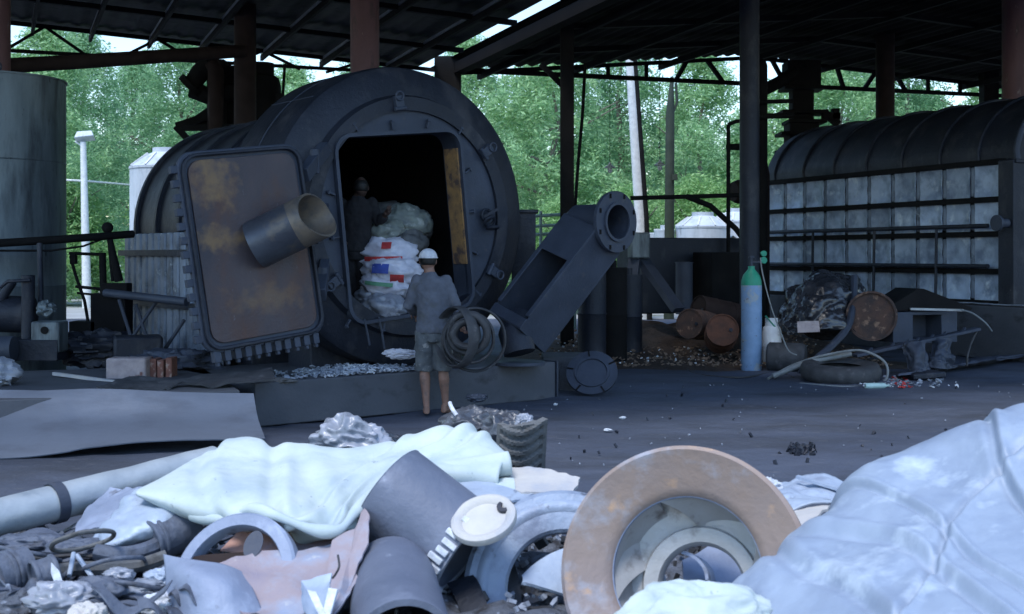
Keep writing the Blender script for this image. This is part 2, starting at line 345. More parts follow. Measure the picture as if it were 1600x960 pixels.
# ------------------------------------------------------------ shed
TH = R(23.3)
u = Vector((-math.sin(TH), math.cos(TH), 0)); v = Vector((math.cos(TH), math.sin(TH), 0))
F1 = P(680, 106, 24)
def roofz(s_):
    if s_ <= 0: return F1.z - .045 * s_
    if s_ <= 7.5: return F1.z + .108 * s_
    return F1.z + .81 - .037 * (s_ - 7.5)
def S(s_, r, dz=0):
    p = Vector((F1.x, F1.y, 0)) + v * s_ - u * r; p.z = roofz(s_) + dz + .03 * r; return p
shed = thing('open_shed', 'black soot covered steel shed roof on pipe columns over the two furnaces', 'shed', (0, 18, 0))
RN = 14.4
def roof(s0, s1, n, name, m='roof', corr=.3):
    b = MB(); cols = [s0 + (s1 - s0) * i / n for i in range(n + 1)]; vs = []
    for k, r in enumerate((-.5, RN)):
        for i, c in enumerate(cols): vs.append(S(c, r, (.03 if m == 'blackroof' else .014) * math.sin(c / corr * 6.283) + .03))
    n1 = n + 1; vs += [p + Vector((0, 0, .02)) for p in vs]
    fs = [(i, i + 1, n1 + i + 1, n1 + i) for i in range(n)] + [(2 * n1 + i, 3 * n1 + i, 3 * n1 + i + 1, 2 * n1 + i + 1) for i in range(n)]
    fs += [(i, 2 * n1 + i, 2 * n1 + i + 1, i + 1) for i in range(n)] + [(n1 + i, n1 + i + 1, 3 * n1 + i + 1, 3 * n1 + i) for i in range(n)]
    b.add(vs, fs); return obj(name, b, M[m], shed, smooth=60)
roof(-16, -.26, 320, 'roof'); roof(.06, 24, 480, 'roof', 'blackroof')
farS = lambda px: (lambda k: (k * F1.y - F1.x) / (v.x - k * v.y))((px - 800) / F)
for px in (-130, -40, 51, 142, 234, 314, 412, 505, 603):
    s_ = farS(px); b = MB(); b.bar(S(s_, -.2, -.06), S(s_, 9.5, -.06), .035, .05); obj('rafter', b, M['palestrip'], shed)  # pale bar close under the roof, black bar below it
    b = MB(); b.bar(S(s_, -.2, -.15), S(s_, 12, -.15), .05, .1); obj('rafter', b, M['black'], shed)
for r in (2.2, 4.6, 7.2, 10, 13.2):
    b = MB(); b.bar(S(-16, r, -.10), S(-.26 if r != 7.2 else .1, r, -.10), .10, .08); obj('purlin', b, M['black'], shed)
    b = MB(); b.bar(S(.2, r, -.14), S(7.5, r, -.14), .12, .1); obj('purlin', b, M['black'], shed)
    b = MB(); b.bar(S(7.5, r, -.14), S(22, r, -.14), .12, .1); obj('purlin', b, M['black'], shed)
for i in range(10):
    s_ = 1 + i * 2.1; b = MB(); b.bar(S(s_, -.2, -.2), S(s_, 13, -.2), .07, .12); obj('rafter', b, M['black'], shed)
b = MB(); b.bar(S(.22, -.3, -.15), S(.22, RN, -.15), .22, .2); obj('valley_beam', b, M['blackroof'], shed)
# far trusses
def member(a, c, wd=.07, m='black', nm='truss_member'):
    b = MB(); b.bar(a, c, wd, wd); obj(nm, b, M[m], shed)
zb = lambda s_: (F1.z - .13 if s_ < 0 else F1.z - .1 + .018 * s_)
def SP(s_, z): q = Vector((F1.x, F1.y, 0)) + v * s_; q.z = z; return q
member(SP(-16, 5.05), SP(-.3, 5.13), .06, nm='bottom_chord'); member(S(-16, 0, -.05), S(0, 0, -.05), .07, nm='top_chord')
k = -15.5
while k < -1:
    member(SP(k, 5.05), S(k + .7, 0, -.05), .05); member(S(k + .7, 0, -.05), SP(k + 1.4, 5.08), .05); k += 1.9
member(SP(.2, F1.z - .02), SP(22, 5.6), .09, nm='bottom_chord')
member(S(.2, 0, -.13), S(7.5, 0, -.13), .08, nm='top_chord'); member(S(7.5, 0, -.13), S(22, 0, -.1), .08, nm='top_chord')
zc = lambda s_: F1.z - .02 + (5.6 - F1.z + .02) * (s_ - .2) / 21.8
for px, px2 in ((825, 825), (950, 950), (1010, 1010), (1073, 1056), (1105, 1130), (1206, 1228), (1243, 1243), (1276, 1262), (1308, 1318), (1368, 1350), (1400, 1415), (1450, 1450), (1500, 1500), (1560, 1545)):
    a, c = farS(px), farS(px2); member(S(a, 0, -.13), SP(c, zc(c)), .08)
# columns
def column(name, px, d, rad, m, ztop=6.3, zbot=0):
    q = P(px, 400, d); b = MB(); b.tube([(q.x, q.y, zbot), (q.x, q.y, ztop)], rad, 24); c = obj(name, b, M[m], shed)
    b = MB(); b.tube([(q.x, q.y, ztop - 1.2), (q.x, q.y, ztop - 1.19)], rad + .02, 24); return c
column('column', 570, 17.2, .205, 'redcol'); column('column', 383, 19.5, .175, 'brown')
column('column', -8, 15.5, .19, 'redcol'); column('column', 1383, 25.2, .19, 'brown'); column('column', 1584, 21.5, .20, 'redcol', 6.6)
def sqcol(px, d, wd, m='brown', ztop=5.9):
    q = P(px, 400, d); b = MB(); b.box((q.x, q.y, ztop / 2), (wd, wd, ztop), Matrix.Identity(4)); return obj('column', b, M[m], shed, bev=.01)
sqcol(886, 20, .22, 'black'); sqcol(700, 23.6, .5, 'black', 5.4); sqcol(1545, 29, .35, 'black')
column('column', 1171, 18.6, .15, 'soot')
b = MB(); b.tube([P(-60, 107, 15.5), P(120, 97, 16.6), P(380, 80, 19.3)], .10, 16); obj('tie_beam', b, M['brown'], shed)
b = MB(); b.bar(S(farS(880) - 1.6, 3.4, -.25), P(886, 138, 20), .1); obj('brace', b, M['black'], shed)
b = MB(); b.bar(P(845, 100, 20.2), P(885, 140, 20.2), .09); obj('brace', b, M['black'], shed)

# ------------------------------------------------------------ main furnace
A = R(38)
fb = Vector((-math.sin(A), math.cos(A), 0)); ft = Vector((math.cos(A), math.sin(A), 0)); UZ = Vector((0, 0, 1))
C0 = P(645, 338, 12.7)
FM = basis(C0, ft, UZ, -fb)          # local x right, y up, z towards the viewer
ret = thing('pyrolysis_furnace', 'huge sooty round furnace with its door open and sacks inside', 'furnace', (C0.x, C0.y, 0))
def rrect(w_, h_, r_, n=96, tilt=0, cx=0, cy=0):
    pts = []; k = n // 4
    for q, (sx, sy) in enumerate(((1, 1), (-1, 1), (-1, -1), (1, -1))):
        for i in range(k):
            t = R(90 * q + 90 * i / (k - 1)); pts.append((sx * (w_ / 2 - r_) + r_ * math.cos(t), sy * (h_ / 2 - r_) + r_ * math.sin(t)))
    # spread straight edges
    out = []; L = len(pts)
    per = [0]
    for i in range(L): a = pts[i]; c = pts[(i + 1) % L]; per.append(per[-1] + math.dist(a, c))
    for i in range(n):
        t = per[-1] * i / n; j = 0
        while per[j + 1] < t: j += 1
        f = (t - per[j]) / max(per[j + 1] - per[j], 1e-9); a = pts[j % L]; c = pts[(j + 1) % L]
        out.append((a[0] + (c[0] - a[0]) * f, a[1] + (c[1] - a[1]) * f))
    ct, st = math.cos(R(tilt)), math.sin(R(tilt))
    return [(x * ct - y * st + cx, x * st + y * ct + cy) for x, y in out]
def circ_match(loop, r_, cx=0, cy=0):
    out = []
    for x, y in loop:
        a = math.atan2(y - cy * 0, x - cx * 0); out.append((r_ * math.cos(a), r_ * math.sin(a)))
    return out
OW, OH, TL_ = 1.50, 1.86, 6.0; ocx, ocy = -.09, -.085
hole = rrect(OW, OH, .17, 128, TL_, ocx, ocy)
b = MB(); b.ringplate(circ_match(hole, 1.16), hole, -.06, -.02, FM); obj('face_plate', b, M['soot2'], ret)
b = MB(); b.lathe([(1.10, -.04), (1.10, .02), (1.24, .02), (1.25, -.02), (1.27, -.06), (1.50, -.12), (1.56, -.17), (1.58, -.24), (1.58, -1.15), (1.50, -1.25), (1.50, -.3), (1.14, -.3)], FM, 128, True); obj('front_flange', b, M['soot'], ret, smooth=30)
b = MB(); b.lathe([(1.58, -.68), (1.587, -.685), (1.58, -.69)], FM, 128); obj('weld_seam', b, M['soot2'], ret)
for a in (62, 97, 131):
    b = MB(); q_ = FM @ Matrix.Rotation(R(a), 4, 'Z'); b.tube([q_ @ Vector((1.579, 0, -.24)), q_ @ Vector((1.579, 0, -1.15))], .007, 6); obj('weld_seam', b, M['soot2'], ret)
hood = MB(); hood.lathe([(1.575, -1.0), (1.33, -1.9), (1.32, -4.3), (1.30, -4.35), (.0, -4.4)], FM @ Matrix.Translation((0, -.08, 0)), 96); obj('drum_shell', hood, M['soot'], ret, smooth=30)
for z in (-2.2, -2.9, -3.6, -4.25):
    b = MB(); b.lathe([(1.31, z - .03), (1.36, z - .03), (1.36, z + .03), (1.31, z + .03)], FM @ Matrix.Translation((0, -.08, 0)), 96, True); obj('shell_rib', b, M['soot'], ret)
b = MB(); b.lathe([(1.17, -.08), (1.17, -4.1), (0, -4.1)], FM, 96); obj('drum_lining', b, M['black'], ret, smooth=30)
nb = MB(); nb.ringplate(rrect(OW + .07, OH + .07, .2, 128, TL_, ocx, ocy), hole, -.28, .05, FM); obj('opening_rim', nb, M['soot2'], ret)
# ochre strip on the right jamb
ct, st = math.cos(R(TL_)), math.sin(R(TL_))
OM = FM @ Matrix.Translation((ocx, ocy, 0)) @ Matrix.Rotation(R(TL_), 4, 'Z')
b = MB(); b.box((OW / 2 - .012, .13, -.115), (.018, 1.25, .24), OM); obj('rusty_jamb', b, M['ochre'], ret, label='ochre rusty strip')
# lugs and dogs
def lug(deg, r0=1.18):
    q = FM @ Matrix.Rotation(R(deg), 4, 'Z') @ Matrix.Translation((r0, 0, .02)); b = MB()
    b.box((0, 0, .03), (.15, .10, .06), q); b.tube([q @ Vector((-.06, -.07, .05)), q @ Vector((-.06, .07, .05))], .022, 10)
    b.torus(.045, .012, .012, q @ Matrix.Translation((.07, 0, .07)), 20, 8); obj('lug', b, M['soot2'], ret, bev=.006)
for a in (100, 38, -30, 215): lug(a)
for i in range(16):
    j = int(128 * i / 16) + 3; x, y = rrect(OW + .2, OH + .2, .25, 128, TL_, ocx, ocy)[j]
    a = math.atan2(y - ocy, x - ocx); q = FM @ Matrix.Translation((x, y, -.005)) @ Matrix.Rotation(a, 4, 'Z'); b = MB()
    b.box((0, 0, .01), (.10, .02, .035), q); b.box((.03, 0, .025), (.02, .045, .02), q); obj('door_dog', b, M['soot2'], ret, bev=.004)
b = MB()
for j in range(3): b.torus(.06, .018, .018, FM @ Matrix.Translation((.93 + .02 * j, .03 - .07 * j, .04 + .03 * j)) @ Matrix.Rotation(R(40 * j), 4, 'X'), 16, 8)
b.bar(FM @ Vector((.88, .0, .03)), FM @ Vector((1.05, .1, .1)), .03); obj('latch', b, M['soot'], ret)
# chute bits below opening
for i, x in enumerate((-.62, -.45, .05, .3, .55)):
    b = MB(); q = [OM @ Vector((x, -OH / 2 + .02, .04)), OM @ Vector((x + .01, -OH / 2 - .12, .06)), OM @ Vector((x + .03, -OH / 2 - .25 - .06 * (i % 2), .05))]
    b.tube(q, .012, 6); obj('hanging_drip', b, M['soot2'], ret)
# side casing walls
casM = FM
for sx in (-1, 1):
    b = MB(); b.box((sx * 1.40, -1.12, -2.9), (.06, 1.9, 2.9), FM); obj('casing_wall', b, M['soot'], ret, bev=.01)
b = MB()
for i in range(15):
    b.box((-1.45, -1.02, -1.55 - i * .19), (.05, 1.75, .15), FM)
obj('wall_panel', b, M['panel'], ret, bev=.02)
for y in (-.38, -.98, -1.6):
    b = MB(); b.box((-1.5, y, -2.9), (.06, .07, 2.9), FM); obj('casing_rail', b, M['soot'], ret)
b = MB(); b.box((0, -1.62, -.7), (1.9, .62, .5), FM); b.box((0, -1.65, -2.6), (2.4, .6, 2.6), FM); obj('cradle', b, M['soot'], ret, bev=.01)
b = MB(); q = P(818, 362, 14.2); b.box(q + Vector((0, 0, -.35)), (.28, .3, 1.15), None); b.box(q + Vector((0, 0, .23)), (.34, .36, .04)); obj('side_duct', b, M['soot'], ret, bev=.01)

# door
TLc, TRc, BRc, BLc = P(280, 236, 10.75), P(478, 224, 11.5), P(502, 520, 11.5), P(314, 560, 10.75)
Oc = (TLc + TRc + BRc + BLc) / 4; ex = ((TRc - TLc) + (BRc - BLc)).normalized(); ey = ((TLc - BLc) + (TRc - BRc)).normalized()
ez = ex.cross(ey).normalized(); ey = ez.cross(ex).normalized()
DW = ((TRc - TLc).length + (BRc - BLc).length) / 2; DH = ((TLc - BLc).length + (TRc - BRc).length) / 2
DM = basis(Oc, ex, ey, ez)
b = MB(); b.prism(rrect(DW, DH, .16, 96), -.07, -.01, DM); dr = obj('door', b, M['soot2'], ret, bev=.012)
b = MB(); b.prism(rrect(DW - .17, DH - .17, .12, 96), -.012, .012, DM); obj('door_lining', b, M['door'], dr, bev=.006)
b = MB(); b.ringplate(rrect(DW - .05, DH - .05, .15, 96), rrect(DW - .11, DH - .11, .13, 96), -.012, .04, DM); obj('door_gasket', b, M['soot'], dr, bev=.008)
def door_patches():
    nt = M['door'].node_tree; N = nt.nodes; L = nt.links; bs = N['Principled BSDF']; src = bs.inputs['Base Color'].links[0].from_socket
    tc = N.new('ShaderNodeTexCoord'); org = Vector((C0.x, C0.y, 0))
    for (x, y, w_, h_) in ((-.30, .62, .20, .22), (-.36, .10, .30, .09), (.1, -.5, .35, .12)):
        c_ = DM @ Vector((x, y, 0)) - org; sb = N.new('ShaderNodeVectorMath'); sb.operation = 'SUBTRACT'; L.new(tc.outputs['Object'], sb.inputs[0]); sb.inputs[1].default_value = c_
        ml = N.new('ShaderNodeVectorMath'); ml.operation = 'MULTIPLY'; L.new(sb.outputs[0], ml.inputs[0]); ml.inputs[1].default_value = (1 / w_, 1 / w_, 1 / h_)
        ln = N.new('ShaderNodeVectorMath'); ln.operation = 'LENGTH'; L.new(ml.outputs[0], ln.inputs[0])
        nz = N.new('ShaderNodeTexNoise'); nz.inputs['Scale'].default_value = 9; nz.inputs['Detail'].default_value = 8; L.new(tc.outputs['Object'], nz.inputs['Vector'])
        ad = N.new('ShaderNodeMath'); ad.operation = 'MULTIPLY_ADD'; L.new(nz.outputs[0], ad.inputs[0]); ad.inputs[1].default_value = 3.4; L.new(ln.outputs['Value'], ad.inputs[2])
        mr = N.new('ShaderNodeMapRange'); mr.inputs[1].default_value = 1.9; mr.inputs[2].default_value = 3.0; mr.inputs[3].default_value = .6 if y > 0 else .3; mr.inputs[4].default_value = 0; L.new(ad.outputs[0], mr.inputs[0])
        mx = N.new('ShaderNodeMix'); mx.data_type = 'RGBA'; L.new(mr.outputs[0], mx.inputs[0]); L.new(src, mx.inputs[6]); mx.inputs[7].default_value = (.26, .16, .07, 1); src = mx.outputs[2]
    L.new(src, bs.inputs['Base Color'])
door_patches()
for i in range(11):
    x = -DW / 2 + .12 + i * (DW - .24) / 10; b = MB(); b.box((x, -DH / 2 - .03, -.04), (.06, .10, .09), DM); b.box((x, -DH / 2 - .09, -.03), (.03, .05, .05), DM); obj('door_clamp', b, M['soot2'], dr, bev=.006)
for i in range(13):
    y = -DH / 2 + .15 + i * (DH - .3) / 12; b = MB(); b.box((-DW / 2 - .02, y, -.05), (.07, .07, .07), DM); obj('door_clamp', b, M['soot2'], dr, bev=.006)
for y in (-.55, 0, .6):
    a_ = DM @ Vector((DW / 2 + .02, y, -.05)); c_ = FM @ Vector((-1.05, y + .05, .02)); b = MB(); b.bar(a_, c_, .09, .14); b.tube([(a_ + c_) / 2 - UZ * .12, (a_ + c_) / 2 + UZ * .12], .05, 12); obj('hinge', b, M['soot2'], ret, bev=.006)
# pipe stub on the door
def cutpipe(a, c, r_, th, cut, n=40):
    q = frame_z(a, c - a); L = (c - a).length; vs = []
    for rr_ in (r_, r_ - th):
        for j in range(n):
            t = 2 * math.pi * j / n; dr_ = Vector((math.cos(t), math.sin(t), 0)); w = (q.to_3x3() @ dr_)
            vs += [q @ Vector((rr_ * math.cos(t), rr_ * math.sin(t), 0)), q @ Vector((rr_ * math.cos(t), rr_ * math.sin(t), L + cut(w)))]
    fs = []
    for j in range(n):
        k_ = (j + 1) % n
        fs += [(2 * j, 2 * k_, 2 * k_ + 1, 2 * j + 1), (2 * n + 2 * j, 2 * n + 2 * j + 1, 2 * n + 2 * k_ + 1, 2 * n + 2 * k_), (2 * j + 1, 2 * k_ + 1, 2 * n + 2 * k_ + 1, 2 * n + 2 * j + 1)]
    return MB().add(vs, fs)
pa = P(398, 384, 11.12); pc = pa + Vector((.56, -.02, .27))
M['tanlip'] = mat('burnt_tan_pipe_end', (.17, .135, .10), (.12, .105, .09), 4, .45, .2, c3=(.07, .07, .075), s3=5, t3=(.5, .7))
M['pipe'] = mat('worn_pipe', (.075, .085, .105), (.05, .055, .07), 3, .4, .3, c3=(.13, .11, .09), s3=3.5, t3=(.56, .72), bump=.2)
b = cutpipe(pa, pc, .225, .018, lambda w: max(0, w.y) * .10 - .10 * max(0, -w.y) + .05 * max(0, -w.z)); obj('outlet_pipe', b, M['pipe'], dr)
b = cutpipe(pa + (pc - pa) * .68, pc, .2275, .021, lambda w: .003 + max(0, w.y) * .10 - .10 * max(0, -w.y) + .05 * max(0, -w.z)); obj('pipe_lip', b, M['tanlip'], dr)

# ------------------------------------------------------------ platform
pl = G(398, 668); pr = G(868, 623); pd = (pr - pl); pd.z = 0; L_ = pd.length; pd.normalize(); pn = Vector((-pd.y, pd.x, 0))
PM = basis(Vector((pl.x, pl.y, 0)), pd, pn, UZ)
plat = thing('concrete_platform', 'long sooty concrete plinth under the round furnace', 'platform', (pl.x, pl.y, 0))
b = MB(); b.box((L_ / 2, .9, .2), (L_, 1.8, .40), PM); obj('plinth', b, M['concrete'], plat, bev=.012)
b = MB(); b.box((L_ + .012, .1, .2), (.02, .25, .42), PM); obj('end_plate', b, M['soot2'], plat, bev=.005)
def flakes(name, n, place, size, m, seed, label=None, cat=None, kind='stuff', thick=.003):
    rnd = random.Random(seed); b = MB()
    for i in range(n):
        p = place(rnd); s_ = size * rnd.uniform(.4, 1.5)
        q = Matrix.Translation(p) @ Matrix.Rotation(rnd.uniform(0, 6.28), 4, 'Z') @ Matrix.Rotation(rnd.uniform(-.7, .7), 4, 'X') @ Matrix.Rotation(rnd.uniform(-.7, .7), 4, 'Y')
        k_ = rnd.randint(4, 6); poly = [(s_ * rnd.uniform(.5, 1) * math.cos(6.283 * a / k_), s_ * rnd.uniform(.3, .8) * math.sin(6.283 * a / k_)) for a in range(k_)]
        b.prism(poly, -thick, thick + rnd.uniform(0, thick * 3), q)
    o = obj(name, b, m, smooth=20); o['kind'] = kind
    if label: o['label'] = label
    if cat: o['category'] = cat
    return o
def platpt(x0, x1, y0, y1, z=.405, peak=0):
    def f(r):
        x = r.gauss((x0 + x1) / 2, (x1 - x0) / 4); y = r.uniform(y0, y1); x = max(x0, min(x1, x))
        return PM @ Vector((x, y, z + peak * r.random() * max(0, 1 - abs(x - (x0 + x1) / 2) / (x1 - x0) * 2)))
    return f
flakes('plastic_litter', 520, platpt(.75, 1.85, .03, .65, .41, .05), .02, M['flake'], 3, 'pale plastic flakes littering the plinth below the furnace mouth', 'litter')
flakes('dark_litter', 500, platpt(.4, 2.1, .02, .7, .41, .05), .03, M['flakedark'], 4, 'grey plastic scraps mixed along the plinth below the furnace mouth', 'litter')
b = MB(); b.blob(P(625, 553, 12.35), (.17, .08, .055), .3, 2.5, 3, sharp=True); tag(obj('crumpled_bag', b, M['sackw']), 'small crumpled white plastic bag on the litter on the plinth', 'bag')

# left steel sheet apron and raised slab behind it
lp = G(-60, 722); lq = G(414, 690)
b = MB()
def apr(px, top, z_, d0): return P(px, top, d0)
rows = [[P(-80, 607, 9.95), P(60, 611, 9.98), P(150, 609, 10.05), P(270, 613, 10.15), P(396, 616, 10.35)],
        [P(-80, 662, 9.75), P(60, 662, 9.75), P(150, 660, 9.85), P(270, 655, 9.95), P(402, 652, 10.2)],
        [P(-80, 722, 9.3), P(60, 714, 9.35), P(150, 700, 9.45), P(270, 690, 9.6), P(414, 686, 9.85)]]
b.patch(rows, 60, 20, .01, .012, 1.6, 2); tag(obj('steel_sheet', b, M['sheet']), 'long blue grey steel sheet leaning low on the left, bottom edge lifted', 'metal sheet')
SM = basis(Vector((lp.x, lp.y + .45, 0)), Vector((math.cos(R(22)), math.sin(R(22)), 0)), Vector((-math.sin(R(22)), math.cos(R(22)), 0)), UZ)
b = MB(); b.box((.55, 1.4, .2), (2.9, 2.6, .40), SM); tag(obj('raised_slab', b, M['concrete'], bev=.012), 'low sooty slab behind the leaning steel sheet', 'slab')
for i, (pts, lab) in enumerate((([(270, 596), (330, 585), (425, 578), (430, 592), (330, 606)], 'torn dark rubber mat lying over the corner of the slab'), ([(150, 606), (215, 590), (285, 598), (265, 610)], 'dark rubber offcut on the left slab, beside the torn mat'))):
    c_ = [P(x, y, 10.9 - (y - 590) * .02) for x, y in pts]; rows = [[c_[0], c_[1], c_[2]], [c_[0] * .6 + c_[-1] * .4, (c_[1] + c_[-1]) / 2, c_[2] * .5 + c_[3] * .5], [c_[-1], (c_[-1] + c_[3]) / 2, c_[3]]]
    b = MB(); b.patch(rows, 40, 20, .012, .02, 4, i); tag(obj('rubber_mat', b, M['rubber']), lab, 'rubber mat')
b = MB(); b.blob((0, 0, 0), (.22, .09, .035), .25, 2, 8, Matrix.Translation(P(425, 596, 11.3)), sharp=True); tag(obj('rag', b, M['rubberpale']), 'dusty grey rag on the near left corner of the plinth', 'rag')
b = MB(); q = P(202, 580, 11.6); b.box(q, (.38, .22, .26), Matrix.Identity(4)); tag(obj('stone_block', b, M['stone'], bev=.02), 'pale rough building block on the left slab', 'block')
q = P(250, 578, 11.7)
for i in range(4): 
    b = MB(); b.box(q + Vector((-.12 + .075 * i, .02 * (i % 2), .0)), (.06, .2, .24 - .02 * (i % 3))); tag(obj('brick', b, M['brick'], bev=.008), ['red brick standing against the pale block', 'second red brick from the pale block', 'third red brick from the pale block', 'red brick standing farthest from the pale block'][i], 'brick', 'bricks beside the pale block')
b = MB(); b.bar(P(84, 584, 11.6), P(180, 597, 11.2), .035, .03); tag(obj('timber_lath', b, M['beige']), 'thin pale timber lath on the left slab', 'timber')
b = MB(); b.blob(P(-10, 583, 10.9), (.24, .2, .13), .25, 2.2, 5, sharp=True); tag(obj('plastic_bag', b, M['bag2']), 'grey plastic bag at the left edge on the slab', 'bag')

# ------------------------------------------------------------ sacks in the drum
def sack(px, py, d, rx, rz, m, lab, seed, cat='sack', prints=(), ry=.28, sharp=True, amp=.20):
    c_ = P(px - 12, py, d); t = thing('sack', lab, cat, (c_.x, c_.y, c_.z - rz), 'sacks heaped inside the furnace')
    tl = R((seed * 37) % 34 - 17); b = MB(); b.blob((0, 0, 0), (rx * 1.08, ry, rz * 1.12), amp, 2.3, seed, Matrix.Translation(c_) @ Matrix.Rotation(tl, 4, 'Y'), sharp=sharp); obj('sack_body', b, M[m], t, smooth=180)
    for (dx, dz, w_, h_, pm, nm) in prints:
        rows = []
        for j in range(3):
            row = []
            for i in range(5):
                x = dx + w_ * (i / 4 - .5); z = dz + h_ * (.5 - j / 2) + .03 * (x - dx)
                k_ = 1 - (x / rx) ** 2 - (z / rz) ** 2; y = -ry * math.sqrt(max(k_, .05)) * (1 + amp * .85) - .006
                row.append(c_ + Matrix.Rotation(tl, 3, 'Y') @ Vector((x, y, z)))
            rows.append(row)
        b = MB(); b.patch(rows, 16, 8, .003); obj(nm, b, M[pm], t)
    return t
sack(600, 345, 13.9, .42, .17, 'sackd', 'dark sack at the very top of the heap in the furnace', 1)
sack(645, 352, 13.5, .27, .20, 'sackg', 'green grey sack upper right in the furnace heap', 2)
sack(590, 385, 13.7, .22, .24, 'sackw', 'pale lilac sack at the left of the furnace heap', 3)
sack(618, 362, 13.35, .2, .13, 'sackg', 'small greenish sack squeezed above the red banded sack', 14)
sack(650, 380, 13.4, .2, .15, 'sackd', 'grey mesh sack right of the red banded sack', 5)
sack(615, 400, 13.15, .31, .19, 'sackw', 'white sack with a red band across its middle', 6, prints=((-.0, -.03, .40, .045, 'redprint', 'red_band'), (.03, .11, .10, .07, 'redprint', 'red_patch')))
sack(625, 425, 13.0, .30, .17, 'sackw', 'white sack with a blue patch and red block', 7, prints=((-.10, .03, .18, .10, 'blueprint', 'blue_patch'), (.08, -.06, .14, .08, 'redprint', 'red_block')))
sack(615, 447, 12.95, .27, .13, 'sackw', 'white sack with a green stripe near the heap bottom', 8, prints=((-.05, .02, .3, .04, 'greenprint', 'green_stripe'),))
sack(614, 481, 12.75, .22, .14, 'bag2', 'clear grey plastic bag on the lip of the furnace mouth', 9)
sack(560, 425, 13.8, .2, .5, 'sackd', 'tall dark sack in shadow behind the second worker', 10)

sack(575, 365, 13.6, .2, .15, 'sackg', 'green grey sack upper left in the furnace heap', 21)
sack(665, 360, 13.7, .16, .2, 'sackd', 'dark narrow sack at the upper right edge of the heap', 22)
sack(598, 462, 13.0, .2, .12, 'bag2', 'grey plastic bag low left of the green striped sack', 23)
# ------------------------------------------------------------ people
def arm(b, sh, el, ha, r0=.046, r1=.037, r2=.026): b.tube([sh, (Vector(sh) + Vector(el)) / 2, el, (Vector(el) * .6 + Vector(ha) * .4), ha], [r0, r0 * .95, r1, r1 * 1.02, r2], 12)
def hand(b, wr, dirv, side, curl=.5, thumbside=None):
    wr = Vector(wr); d_ = Vector(dirv).normalized(); s_ = Vector(side); s_ = (s_ - d_ * s_.dot(d_)).normalized(); n_ = d_.cross(s_)
    b.tube([wr - d_ * .01, wr + d_ * .04, wr + d_ * .085], [.025, .034, .03], 10)
    for i, (o, L) in enumerate(((-.03, .062), (-.011, .072), (.010, .068), (.030, .052))):
        p0 = wr + d_ * .075 + s_ * o; p1 = p0 + d_ * L * .5 + n_ * L * .2 * curl; p2 = p1 + (d_ * (1 - curl) + n_ * curl * 1.2).normalized() * L * .55
        b.tube([p0, p1, p2], [.0095, .009, .0075], 8)
    p0 = wr + d_ * .02 - s_ * .028; b.tube([p0, p0 - s_ * .03 + d_ * .03, p0 - s_ * .035 + d_ * .06 + n_ * .02], [.012, .011, .008], 8)
